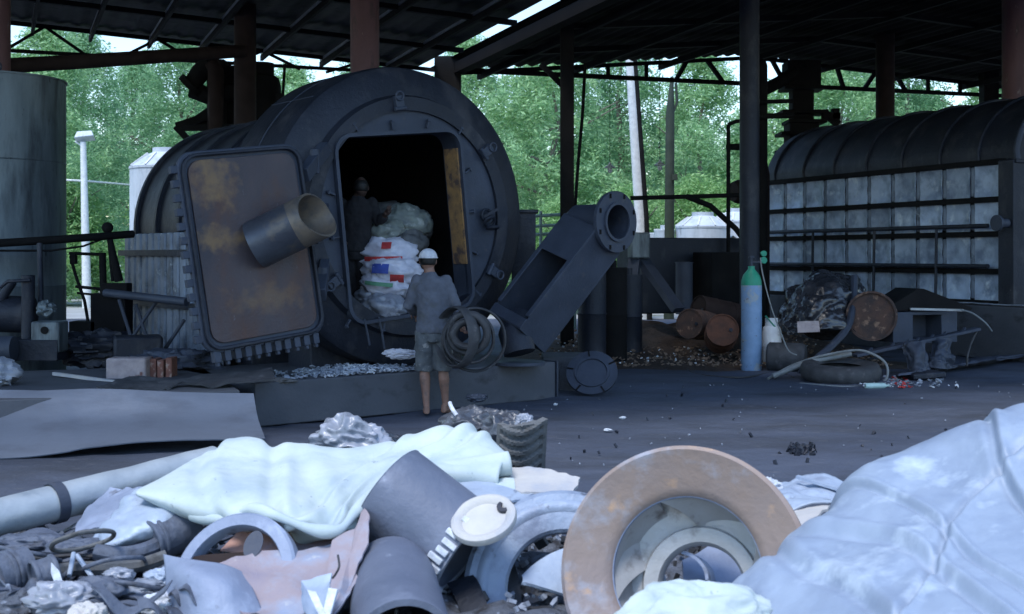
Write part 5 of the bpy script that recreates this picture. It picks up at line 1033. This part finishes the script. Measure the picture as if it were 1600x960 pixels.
b = MB(); b.patch(rows, 170, 120, .018, .026, 1.5, 4, fold=lambda a, c: .6 * wfold(a, c), fine=.003, dirf=(1, 1.4, 1)); tag(obj('felt_sheet', b, M['cloth'], smooth=180), 'large rumpled white felt sheet draped over the scrap', 'cloth')
def crv(pts, n=8):
    out = []; pts = [Vector(p) for p in pts]
    for i in range(len(pts) - 1):
        for k_ in range(n):
            t_ = k_ / n; p_ = [pts[max(i - 1, 0)], pts[i], pts[i + 1], pts[min(i + 2, len(pts) - 1)]]
            out.append(.5 * ((2 * p_[1]) + (p_[2] - p_[0]) * t_ + (2 * p_[0] - 5 * p_[1] + 4 * p_[2] - p_[3]) * t_ * t_ + (3 * p_[1] - p_[0] - 3 * p_[2] + p_[3]) * t_ ** 3))
    return out + [pts[-1]]
pts = crv([P(300, 806, 4.86), P(350, 812, 4.78), P(390, 796, 4.72), P(430, 806, 4.64), P(490, 828, 4.58), P(530, 828, 4.58), P(556, 800, 4.68), P(590, 765, 4.85)])
b = MB(); b.tube(pts, [.022 + .006 * math.sin(i * .4) for i in range(len(pts))], 14); tag(obj('cloth_roll', b, M['cloth'], smooth=180), 'rolled white hem lying under the front edge of the felt sheet', 'cloth')
b = MB(); b.tube(crv([P(600, 752, 5.05), P(680, 742, 5.1), P(740, 733, 5.12), P(796, 724, 5.15)]), .052, 24); tag(obj('cloth_roll', b, M['cloth'], smooth=180), 'thick white roll sticking out at the right of the felt sheet', 'cloth')
b = MB(); b.patch([[P(690, 752, 5.2), P(740, 746, 5.2), P(800, 742, 5.2)], [P(690, 768, 5.0), P(745, 765, 5.0), P(805, 760, 5.0)], [P(695, 790, 4.9), P(745, 785, 4.9), P(800, 780, 4.95)]], 30, 20, .01, .02, 5, 3); tag(obj('white_offcut', b, M['cloth']), 'white offcut under the thick white roll', 'cloth')
# grey hanging sheet under the felt
rows = [[P(215, 765, 5.2), P(245, 770, 5.1), P(285, 795, 5.0), P(300, 815, 5.0)], [P(180, 800, 5.1), P(215, 800, 4.95), P(255, 815, 4.88), P(285, 830, 4.95)], [P(150, 840, 5.0), P(180, 835, 4.85), P(205, 840, 4.8), P(235, 845, 4.88)], [P(138, 862, 5.0), P(150, 862, 4.86), P(165, 862, 4.82), P(190, 862, 4.9)]]
b = MB(); b.patch(rows, 60, 60, .008, .03, 5, 2, fine=.005); tag(obj('grey_sheet', b, M['palemetal'], smooth=180), 'blue grey crumpled sheet hanging out left of the felt', 'sheet')
rows = [[P(165, 765, 5.6), P(205, 762, 5.5), P(230, 770, 5.4)], [P(125, 812, 5.35), P(160, 808, 5.25), P(195, 800, 5.2)], [P(120, 836, 5.2), P(140, 830, 5.15), P(165, 822, 5.1)]]
b = MB(); b.patch(rows, 30, 30, .008, .02, 6, 7); tag(obj('dark_sheet', b, M['greymetal']), 'flat grey flap lying over the silver duct', 'sheet')
# can under the felt
def can(a, c, r_, m, lab, rings=(0.06, .9), name='metal_can', open_=False):
    q = frame_z(a, c - a); L = (c - a).length; t = thing(name, lab, 'can', a - UZ * r_); b = MB()
    b.lathe([(r_ * .92, .02), (r_, 0), (r_, L), (r_ * .92, L)] if open_ else [(0, .01), (r_ * .9, .01), (r_, 0), (r_, L), (r_ * .9, L - .01), (0, L - .01)], q, 36, open_); obj('can_wall', b, M[m], t, smooth=30)
    for f_ in rings: b = MB(); b.torus(r_, .007, .01, q @ Matrix.Translation((0, 0, L * f_)), 36, 8); obj('can_rib', b, M[m], t)
can(P(232, 850, 4.85), P(300, 825, 5.0), .085, 'scrapgrey', 'grey ribbed can poking out below the felt sheet', (.05, .2))
can(P(-10, 905, 4.5), P(42, 888, 4.6), .085, 'scrapgrey', 'grey round canister at the lower left edge', (.4, .55))
can(P(52, 905, 4.45), P(88, 893, 4.5), .062, 'scrapgrey', 'small dented grey canister right of the edge canister', (.1, .9))
curve('hose', [P(150, 862, 4.75), P(190, 868, 4.75), P(230, 860, 4.8), P(262, 842, 4.9)], .035, 'scrapgrey', 'fat grey hose curving below the hanging grey sheet', 'hose')
curve('hose', [P(60, 900, 4.6), P(110, 890, 4.62), P(170, 888, 4.65), P(215, 884, 4.7), P(260, 870, 4.75)], .028, 'rubberpale', 'ribbed rubber hose running across the lower left scrap', 'hose')
curve('rope', [P(0, 868, 4.8), P(60, 872, 4.75), P(110, 868, 4.75), P(150, 870, 4.75)], .008, 'hosedark', 'thin black cord over the lower left scrap', 'cord')
rs = random.Random(5)
for i, (px, py, a_, b_, ang) in enumerate(((215, 918, .14, .07, 8), (130, 845, .11, .05, -20), (40, 866, .13, .05, 10), (205, 955, .15, .06, 20), (178, 884, .11, .05, -15))):
    q = Matrix.Translation(P(px, py, 4.55 + .08 * (i % 3))) @ Matrix.Rotation(R(ang), 4, 'Y') @ Matrix.Rotation(R(-20), 4, 'X') @ Matrix.Diagonal((1, 1.2, 1, 1))
    b = MB(); b.torus(a_, .007 + .002 * (i % 2), .009, q, 48, 10, wob=.006, seed=i)
    tag(obj('metal_hoop', b, M['scrapgrey' if i % 2 == 0 else 'rubberpale']), ['large grey hoop around a pale sack in the lower left scrap', 'dusty hoop under the grey hanging sheet', 'grey hoop above the edge canister', 'dusty hoop at the bottom edge of the picture', 'small grey hoop on the ribbed hose'][i], 'hoop', 'hoops in the lower left scrap')
for i, (px, py, d, rr_, m, lab, sd_) in enumerate(((215, 920, 4.5, (.1, .08, .035), 'flakedark', 'pale sack flattened inside the large grey hoop', 3), (95, 940, 4.3, (.12, .09, .07), 'bag2', 'shiny grey plastic bag at the lower left', 4), (150, 925, 4.4, (.1, .08, .05), 'scrapgrey', 'grey crumpled plastic bag right of the shiny one', 6),
        (25, 950, 4.3, (.1, .08, .05), 'debris', 'dark crumpled bag in the bottom left corner', 7), (120, 862, 4.9, (.14, .09, .05), 'scrapgrey', 'flattened grey bag below the silver duct', 8), (50, 850, 5.0, (.16, .1, .04), 'scrapgrey', 'grey crumpled wrap beneath the silver duct end', 9), (252, 905, 4.6, (.07, .06, .04), 'palemetal', 'pale crumpled foil beside the curved steel sheet', 12), (248, 945, 4.35, (.07, .06, .04), 'flake', 'small white crumpled bag at the bottom beside the curved sheet', 13), (135, 966, 4.15, (.07, .06, .05), 'beige', 'beige lump at the bottom edge of the left scrap', 14), (185, 900, 4.5, (.06, .05, .03), 'bag2', 'small glossy wrap above the large hoop', 15), (70, 925, 4.4, (.07, .05, .035), 'scrapgrey', 'crushed grey wrap under the small canister', 16))):
    b = MB(); b.blob(P(px, py, d), rr_, .3, 2.4, sd_, sharp=True, nu=64, nv=40); tag(obj('crumpled_bag', b, M[m], smooth=180), lab, 'bag', 'crumpled bags in the lower left scrap')
b = MB(); b.prism([(-.012, -.06), (.012, -.055), (.016, .02), (.0, .06), (-.014, .02)], 0, .004, frame_z(P(88, 902, 4.35), Vector((.5, -.5, .7)))); tag(obj('bright_shard', b, M['flake']), 'thin bright shard standing up in the lower left scrap', 'shard')
for i, (a_, c_, lab) in enumerate((((115, 865), (108, 900), 'short grey stick left of its pair, under the hanging sheet'), ((120, 868), (146, 905), 'slanted short grey stick under the hanging sheet'))):
    b = MB(); b.tube([P(*a_, 4.6), P(*c_, 4.5)], .009, 8); tag(obj('stick', b, M['palemetal']), lab, 'stick')

rs = random.Random(15); b = MB()
for i in range(85):
    x = rs.uniform(-2.25, -1.05); y = rs.uniform(4.2, 5.5); a_ = rs.uniform(-.5, .6); L_s = rs.uniform(.12, .4); w_s = rs.uniform(.012, .035); z0 = mh(x, y) + rs.uniform(.03, .12); rows = [[], []]
    for j in range(5):
        t_ = j / 4 - .5; c_ = Vector((x + L_s * t_ * math.cos(a_), y + L_s * t_ * math.sin(a_) + .05 * math.sin(t_ * 5 + i), z0 + .04 * math.sin(t_ * 6 + i * 2)))
        n_s = Vector((-math.sin(a_), math.cos(a_), rs.uniform(-.2, .5))) * w_s; rows[0].append(c_ + n_s); rows[1].append(c_ - n_s)
    b.patch(rows, 14, 3, .006, .004, 9, i)
o = obj('tangled_strips', b, M['scrapgrey'], smooth=60); o['kind'] = 'stuff'; o['label'] = 'tangle of dark rubber strips over the lower left scrap'; o['category'] = 'scrap'
# plates, arc
q = frame_z(P(368, 905, 4.55), Vector((-.25, -.8, .5))); b = MB(); b.lathe([(.195, -.03), (.25, -.03), (.25, .02), (.24, .03), (.2, .03), (.195, .02)], q, 64, True); tag(obj('grey_ring', b, M['greymetal']), 'grey steel ring standing left of the rusty plates', 'ring')
rows = [[P(258, 868, 4.5), P(300, 878, 4.38), P(350, 885, 4.36), P(385, 900, 4.45)], [P(262, 905, 4.4), P(300, 905, 4.25), P(355, 915, 4.22), P(400, 935, 4.3)], [P(264, 985, 4.3), P(310, 985, 4.15), P(370, 990, 4.12), P(425, 990, 4.2)]]
b = MB(); b.patch(rows, 50, 40, .008, .012, 3, 4); tag(obj('curved_sheet', b, M['greymetal'], smooth=180), 'curved blue grey steel sheet at the bottom left of the plates', 'metal sheet')
rows = [[P(264, 880, 4.7), P(320, 868, 4.6), P(390, 862, 4.6)], [P(280, 915, 4.6), P(330, 912, 4.5), P(385, 905, 4.5)]]
b = MB(); b.patch(rows, 20, 12, .006, .01, 4, 4); tag(obj('brown_plate', b, M['brown']), 'dark brown plate behind the curved sheet', 'metal plate')
def polyplate(pts, d, th, m, lab, name, holes=None, amp=.01, sd_=1, cat='metal plate', bend=.0):
    c_ = [P(x, y, dd) for x, y, dd in pts]; O = sum(c_, Vector()) / len(c_); n0 = Vector((0, 0, 0))
    for i in range(len(c_)): n0 += (c_[i] - O).cross(c_[(i + 1) % len(c_)] - O)
    n0.normalize(); N = 64; per = []
    L = len(c_)
    for i in range(L):
        k_ = N // L + 1
        for j in range(k_): per.append(c_[i].lerp(c_[(i + 1) % L], j / k_))
    rings = 10; K = len(per); top = []
    for r_ in range(rings + 1):
        f_ = 1 - r_ / rings
        for p in per:
            p2 = O + (p - O) * f_ if r_ < rings else O + (p - O) * .001
            top.append(p2 + n0 * (amp * 2 * noise.noise(p2 * 7 + Vector((sd_, 0, 0))) + bend * (1 - f_ * f_)) + (Vector((noise.noise(p2 * 22), 0, noise.noise(p2 * 22 + Vector((5, 5, 5))))) * .008 if r_ == 0 else Vector()))
    T_ = len(top); bot = [p - n0 * th for p in top]; fs = []
    for r_ in range(rings):
        for j in range(K):
            a = r_ * K + j; c2 = r_ * K + (j + 1) % K; fs.append((a, c2, c2 + K, a + K)); fs.append((T_ + a, T_ + a + K, T_ + c2 + K, T_ + c2))
    for j in range(K): fs.append((j, T_ + j, T_ + (j + 1) % K, (j + 1) % K))
    b = MB(); b.add(top + bot, fs); return tag(obj(name, b, M[m], smooth=40), lab, cat)
polyplate([(345, 858, 4.75), (410, 803, 4.95), (470, 812, 4.95), (560, 835, 4.85), (560, 860, 4.7), (470, 868, 4.65), (400, 872, 4.65)], 0, .008, 'salmon', 'salmon rusty plate tucked under the front of the felt sheet', 'rusty_plate')
b = MB(); b.prism([(.045 * math.cos(a * .3) * .8, .06 * math.sin(a * .3)) for a in range(21)], 0, .004, frame_z(P(396, 852, 4.55), Vector((-.1, -.7, .7)))); tag(obj('hole_patch', b, M['soot2']), 'dark oval patch standing in for the hole in the salmon rusty plate', 'hole patch')  # dark patch laid on the plate in place of its hole
polyplate([(334, 880, 4.45), (420, 862, 4.55), (525, 848, 4.6), (560, 905, 4.35), (510, 985, 4.1), (400, 985, 4.1), (335, 925, 4.3)], 0, .008, 'mauve', 'wide torn mauve plate in the centre left of the scrap', 'torn_plate', amp=.016, sd_=3, bend=.03)
polyplate([(520, 852, 4.55), (556, 832, 4.6), (570, 795, 4.7), (578, 808, 4.62), (576, 850, 4.5), (545, 925, 4.3), (520, 965, 4.15), (500, 960, 4.2)], 0, .008, 'mauve', 'narrow torn plate strip pointing up beside the grey pipes', 'torn_plate', amp=.012, sd_=5, cat='metal plate')
polyplate([(470, 905, 4.2), (520, 900, 4.18), (515, 960, 4.0), (495, 985, 3.95), (475, 960, 4.02)], 0, .006, 'palemetal', 'pale folded metal scrap on top of the torn plates', 'folded_scrap', amp=.02, sd_=8, bend=.03)
curve('wire', [P(528, 868, 4.3), P(530, 885, 4.25), P(524, 898, 4.25), P(519, 904, 4.25)], .004, 'hosedark', 'thin bent wire on the torn plate', 'wire')
for i, (a_, c_, lab) in enumerate((((482, 925), (500, 960), 'left arm of a bright bent bracket on the plates'), ((515, 922), (503, 962), 'right arm of a bright bent bracket on the plates'))):
    b = MB(); b.patch([[P(a_[0], a_[1], 4.02), P(a_[0] + 14, a_[1] + 2, 4.0)], [P(c_[0], c_[1] + 8, 3.9), P(c_[0] + 12, c_[1] + 8, 3.9)]], 6, 6, .01); tag(obj('bent_bracket', b, M['flake']), lab, 'bracket')

# grey pipes
def bigpipe(a, c, r_, th, m, lab, name='steel_pipe'):
    t = thing(name, lab, 'pipe', (a + c) / 2 - UZ * r_); b = cutpipe(a, c, r_, th, lambda w: .012 * noise.noise(w * 3), 72); obj('pipe_wall', b, M[m], t); return t
M['pipegrey'] = mat('dusty_pipe_steel', (.105, .125, .175), (.14, .16, .215), 3, .6, .15, c3=(.19, .215, .28), s3=5, t3=(.56, .74), c4=(.25, .28, .35), s4=10, t4=(.66, .74), bump=.25)
pa1, pc1 = P(606, 768, 4.86), P(726, 862, 4.74)
t = bigpipe(pa1, pc1, .198, .014, 'pipegrey', 'fat grey pipe with chipped white rim pointing down right')
q = frame_z(pc1, pc1 - pa1); 
for i in range(13):
    a = R(128 + i * 10.5); b = MB(); cpt = Vector((.2, 0, 0)); 
    b.box((.196, 0, -.022 - .008 * (i % 3)), (.028, .024, .05 + .012 * (i % 2)), q @ Matrix.Rotation(a, 4, 'Z')); obj('rim_chip', b, M['flake'], t, bev=.003)
b = MB(); b.lathe([(.170, .0), (.197, .0), (.197, .008), (.170, .008)], q, 64, True); obj('pipe_rim', b, M['flakedark'], t)
b = MB(); b.lathe([(0, 0), (.20, 0), (.185, -.03), (0, -.05)], frame_z(pa1, pa1 - pc1) @ Matrix.Translation((0, 0, .0)), 48); obj('pipe_cap', b, M['pipegrey'], t)
pa2, pc2 = P(612, 905, 4.62), P(632, 1015, 3.92)
t = bigpipe(pa2, pc2, .165, .012, 'pipegrey', 'grey pipe lying below the fat pipe, open end towards the viewer')
b = MB(); b.lathe([(.150, -.005), (.172, -.005), (.172, .02), (.150, .02)], frame_z(pc2, pc2 - pa2), 64, True); obj('pipe_rim', b, M['pipegrey'], t)
b = MB(); b.patch([[P(690, 850, 5.1), P(740, 855, 5.1), P(790, 850, 5.1)], [P(700, 915, 4.95), P(760, 910, 4.9), P(810, 905, 4.9)], [P(715, 985, 4.7), P(775, 985, 4.65), P(820, 985, 4.65)]], 30, 30, .02, .03, 3, 8); tag(obj('shade_sheet', b, M['rubber']), 'black sheet standing in for shade between fat pipe and grey ring', 'dark sheet')  # dark sheet put in for the shaded inside of the fat pipe
b = MB(); b.patch([[P(700, 915, 4.72), P(740, 900, 4.72)], [P(712, 935, 4.65), P(750, 915, 4.65)], [P(735, 995, 4.5), P(775, 980, 4.5)]], 20, 20, .012, .01, 3, 9); tag(obj('shade_panel', b, M['soot']), 'dark panel standing in for shade below the mouth of the fat pipe', 'panel')  # dark panel added as shade beneath the pipe mouth

# pale disc flange, board, ring, impeller
t = thing('pale_flange', 'pale round flange with raised rim left of the grey ring', 'flange', P(765, 830, 4.75)); q = frame_z(P(756, 812, 4.58), Vector((-.22, -.50, .85))) @ Matrix.Scale(.70, 4)
b = MB(); b.lathe([(0, .0), (.12, 0), (.135, .02), (.16, .028), (.178, .018), (.182, .0), (.178, -.02), (0, -.03)], q, 64); obj('flange_disc', b, M['beige'], t)
b = MB(); b.lathe([(.02, .0), (.045, .0), (.045, .02), (.02, .02)], q @ Matrix.Translation((.09, .10, 0)), 24, True); obj('bolt_hole', b, M['soot'], t)
polyplate([(757, 752, 5.15), (800, 735, 5.25), (845, 734, 5.25), (906, 752, 5.1), (895, 775, 4.95), (815, 772, 4.95)], 0, .012, 'beige', 'thin beige board lying behind the pale flange', 'beige_board', amp=.004, cat='board')
polyplate([(690, 758, 5.05), (740, 752, 5.05), (835, 775, 4.95), (790, 790, 4.85), (720, 775, 4.9)], 0, .01, 'palemetal', 'pale sliver of sheet between white roll and beige board', 'metal_sliver', amp=.004)
t = thing('wide_ring', 'wide dusty grey flat ring left of the tan impeller', 'ring', P(860, 960, 4.5)); q = frame_z(P(884, 922, 4.74), Vector((.05, -.87, .46))) @ Matrix.Scale(1.055, 4)
b = MB(); b.lathe([(.215, -.03), (.372, -.03), (.378, .0), (.36, .018), (.28, .022), (.225, .012), (.215, .0)], q, 96, True); obj('ring_body', b, M['ringgrey'], t)
b = MB(); b.lathe([(.285, .02), (.30, .03), (.32, .03), (.335, .02)], q, 96); obj('ring_bead', b, M['ringgrey'], t)
b = MB(); b.patch([[P(820, 905, 4.7), P(860, 868, 4.75), P(905, 850, 4.8)], [P(815, 912, 4.55), P(870, 930, 4.6), P(910, 945, 4.6)]], 20, 10, .012, .01, 4, 3); tag(obj('pale_plate', b, M['palemetal']), 'pale plate seen inside the wide grey ring', 'metal plate')
b = MB(); b.patch([[P(815, 925, 4.85), P(860, 940, 4.85), P(905, 955, 4.85)], [P(820, 990, 4.7), P(870, 990, 4.7), P(905, 990, 4.7)]], 20, 10, .012, .01, 4, 3); tag(obj('checkered_scrap', b, M['soot2']), 'dark scrap plate low inside the wide grey ring', 'metal plate')

imp = thing('pump_impeller', 'big tan rusty impeller ring with curved vanes, front centre', 'impeller', P(1065, 960, 4.2))
IC = P(1065, 893, 4.30); q = frame_z(IC, Vector((-.32, -.90, .30)))
b = MB(); b.lathe([(.272, -.090), (.280, -.076), (.305, -.062), (.36, -.038), (.41, -.012), (.432, .0), (.447, -.012), (.448, -.04), (.43, -.055), (.36, -.085), (.295, -.108), (.275, -.105)], q, 144, True); obj('front_shroud', b, M['tan'], imp)
b = MB(); b.lathe([(.270, -.09), (.279, -.084), (.279, -.104), (.270, -.107)], q, 96, True); obj('eye_lip', b, M['greymetal'], imp)
b = MB(); b.lathe([(.20, -.25), (.225, -.235), (.30, -.23), (.42, -.20), (.42, -.215), (.30, -.245), (.205, -.27)], q @ Matrix.Translation((.02, -.03, 0)), 96, True); obj('back_shroud', b, M['vane'], imp)
b = MB(); b.lathe([(.155, -.25), (.165, -.235), (.215, -.225), (.222, -.235), (.22, -.30), (.16, -.31), (.153, -.28)], q @ Matrix.Translation((.03, -.04, 0)), 96, True); obj('hub_ring', b, M['vane'], imp)
for k_ in range(4):
    rows = []
    for j in range(5):
        row = []
        for i in range(9):
            f_ = i / 8; t_ = j / 4
            rad = (.17 + .10 * t_) + (.40 - .17 - .10 * t_) * f_ ; ang = R(90 * k_ + 175 - 100 * f_ + 30 * t_)
            row.append(q @ Vector((rad * math.cos(ang), rad * math.sin(ang), -.25 + .16 * t_)))
        rows.append(row)
    b = MB(); b.patch(rows, 44, 20, .018); obj('vane', b, M['vane'], imp)
b = MB(); b.lathe([(.274, -.10), (.262, -.17), (.235, -.235), (.245, -.24), (.285, -.18), (.30, -.10)], q, 96, True, 118, 262); obj('throat_wall', b, M['vane'], imp)
for k_, (a1_, a2_) in enumerate(((200, 330), (80, 200))):
    rows = []
    for j in range(3): rows.append([q @ Vector(((.03 + .12 * i / 5) * math.cos(R(a1_ + (a2_ - a1_) * i / 5 * .4)) + .03, (.03 + .12 * i / 5) * math.sin(R(a1_ + (a2_ - a1_) * i / 5 * .4)) - .04, -.28 - .08 * j)) for i in range(6)])
    b = MB(); b.patch(rows, 20, 10, .012); obj('inner_blade', b, M['greymetal'], imp)
b = MB(); b.patch([[P(1065, 880, 4.8), P(1130, 850, 4.9), P(1210, 860, 4.9)], [P(1070, 960, 4.6), P(1140, 950, 4.6), P(1210, 940, 4.6)]], 20, 12, .02, .04, 4, 5); tag(obj('sheet_scrap', b, M['greymetal']), 'grey scrap sheet seen through the impeller eye', 'metal sheet')
# white sack at bottom
b = MB(); b.blob(P(1090, 985, 3.75), (.25, .16, .15), .14, 2.6, 4, sharp=True, nu=90, nv=60); tag(obj('white_sack', b, M['flake'] if False else M['cloth'], smooth=180), 'white crumpled sack at the bottom edge before the impeller', 'sack')
# tyre tread piece
b = MB(); rows = []
for j in range(5):
    rows.append([P(785 + 60 * i / 4 + (0 if i < 4 else 3) - 4 * (j / 4), 660 + (3 if i == 1 else 0) - (6 if i == 4 else 0) + 88 * j / 4 - 6 * (i / 4) * (j / 4) + 3 * math.sin(i), 5.8 + .10 * math.sin(math.pi * i / 4) * -1 + .1 * j / 4) for i in range(5)])
b.patch(rows, 36, 44, .03, .0, 5, 2, fold=lambda a, c: .014 * (1 if (math.sin((c * 11 + abs(a - .5) * 3) * 3.14) > 0 and .1 < a < .9) else 0), fine=.003); tag(obj('tyre_tread', b, M['rubberpale']), 'upright dusty piece of tyre tread right of the white roll', 'tyre piece')
# black bags beyond the pile
for i, (px, py, d, rr_, m, lab, sd_) in enumerate(((548, 690, 6.5, (.20, .15, .13), 'bag2', 'grey white dusty bag lump on the floor beyond the felt', 2), (600, 697, 6.6, (.12, .1, .07), 'bag', 'black plastic scrap right of the dusty bag lump', 3), (520, 698, 6.7, (.13, .1, .08), 'bag', 'black plastic scrap left of the dusty bag lump', 5),
        (742, 678, 7.0, (.22, .2, .14), 'bag2x', 'tied black plastic bag with a white knot behind the felt', 6), (790, 680, 6.8, (.15, .16, .13), 'bag2x', 'black plastic bag just left of the tyre tread', 8), (745, 622, 11.6, (.1, .08, .04), 'soot2', 'small dark lump on the floor beside the plinth', 9), (820, 662, 6.4, (.05, .04, .05), 'bag2', 'bit of blue grey plastic behind the tyre tread top', 10))):
    if m == 'bag2x' and m not in M: M[m] = mat('dusty_black_plastic', (.045, .05, .062), (.08, .088, .105), 6, .35, 0, c3=(.2, .22, .26), s3=6, t3=(.58, .7), bump=.4, bs=12, spec=.7)
    b = MB(); b.blob(P(px, py, d), rr_, .3, 2.1, sd_, sharp=True, nu=90, nv=60); tag(obj('plastic_bag', b, M[m], smooth=180), lab, 'bag', 'bags beyond the scrap mound')
curve('white_tie', [P(703, 630, 7.0), P(706, 638, 6.95), P(714, 650, 6.9)], .012, 'flake', 'white plastic tie on the neck of the black bag', 'tie')
# sheet debris right of impeller
rows = [[P(1190, 760, 5.3), P(1240, 748, 5.4), P(1290, 752, 5.4), P(1325, 768, 5.3)], [P(1195, 785, 5.1), P(1240, 775, 5.1), P(1285, 778, 5.1), P(1320, 785, 5.1)], [P(1215, 802, 4.95), P(1250, 800, 4.95), P(1290, 795, 4.95), P(1315, 792, 5.0)]]
b = MB(); b.patch(rows, 50, 40, .008, .04, 4, 6, fine=.006); tag(obj('crumpled_sheet', b, M['palemetal'], smooth=180), 'crumpled pale sheet between impeller and blue tarpaulin', 'sheet')
b = MB(); b.bar(P(1245, 745, 5.25), P(1312, 765, 5.15), .03, .012); tag(obj('metal_strip', b, M['palemetal']), 'thin pale strip on the crumpled sheet', 'metal strip')
b = MB(); b.blob(P(1195, 762, 5.3), (.07, .06, .04), .3, 3, 5, sharp=True); tag(obj('white_rag', b, M['flake'], smooth=180), 'bit of white rag behind the impeller edge', 'rag')
polyplate([(1200, 815, 4.9), (1245, 800, 4.95), (1300, 792, 4.95), (1280, 812, 4.8), (1240, 828, 4.75)], 0, .01, 'beige', 'brownish lath edge below the crumpled sheet', 'wood_scrap', cat='wood')

# blue tarp
R0 = [(1130, 975, 3.9), (1152, 905, 4.0), (1215, 850, 4.1), (1300, 776, 4.25), (1345, 728, 4.35), (1418, 707, 4.4), (1500, 665, 4.35), (1590, 634, 4.3), (1700, 628, 4.3), (1850, 650, 4.3)]
sil = [P(*p) for p in R0]
back = [Vector((p.x - .1 if i < 4 else p.x, p.y + (.15 if i < 4 else .35), max(.12, p.z - .30))) for i, p in enumerate(sil)]
back2 = [Vector((p.x, p.y + (.05 if i < 4 else .4), -.02)) for i, p in enumerate(back)]
r2 = [(1190, 1000, 3.65), (1225, 935, 3.75), (1290, 872, 3.85), (1372, 808, 3.95), (1425, 765, 4.02), (1490, 742, 4.05), (1570, 712, 4.0), (1655, 690, 3.95), (1770, 690, 3.95), (1900, 700, 3.95)]
r3 = [(1270, 1045, 3.38), (1310, 985, 3.45), (1375, 925, 3.5), (1452, 862, 3.62), (1510, 828, 3.68), (1580, 808, 3.7), (1665, 788, 3.65), (1750, 770, 3.6), (1860, 770, 3.6), (1980, 780, 3.6)]
r4 = [(1350, 1110, 3.05), (1400, 1055, 3.1), (1470, 1000, 3.15), (1545, 945, 3.25), (1610, 915, 3.3), (1690, 895, 3.3), (1780, 880, 3.25), (1870, 860, 3.2), (1980, 860, 3.2), (2090, 870, 3.2)]
r5 = [(1450, 1230, 2.65), (1520, 1190, 2.68), (1590, 1150, 2.7), (1680, 1110, 2.75), (1760, 1090, 2.8), (1850, 1070, 2.8), (1950, 1050, 2.75), (2050, 1040, 2.7), (2160, 1040, 2.7), (2280, 1050, 2.7)]
rows = [back2, back, sil] + [[P(*p) for p in r] for r in (r2, r3, r4, r5)]
def tfold(uu, vv):
    d_ = uu - (.70 - 2.1 * (vv - .5)) - .012 * math.sin(vv * 29); h = .022 * math.exp(-(d_ / .017) ** 2) - .012 * math.exp(-((d_ - .04) / .02) ** 2)
    for u0, sl, wd, am in ((.30, .15, .012, .022), (.18, -.1, .016, .02), (.70, -.55, .012, .03), (.62, -.3, .01, .02), (.80, -.5, .014, .03), (.40, .1, .01, .014), (.9, -.6, .015, .03)):
        e = uu - u0 - sl * (vv - .6) + .015 * math.sin(vv * 14 + u0 * 9); h += am * math.exp(-(e / wd) ** 2) - am * .7 * math.exp(-((e - 2.2 * wd) / wd) ** 2)
    return h
b = MB(); b.patch(rows, 260, 220, .006, .045, 2.0, 6, fold=tfold, fine=.008, dirf=(1, .6, 1)); tag(obj('tarpaulin', b, M['tarp'], smooth=180), 'huge wrinkled pale blue tarpaulin mound in the lower right corner', 'tarpaulin')
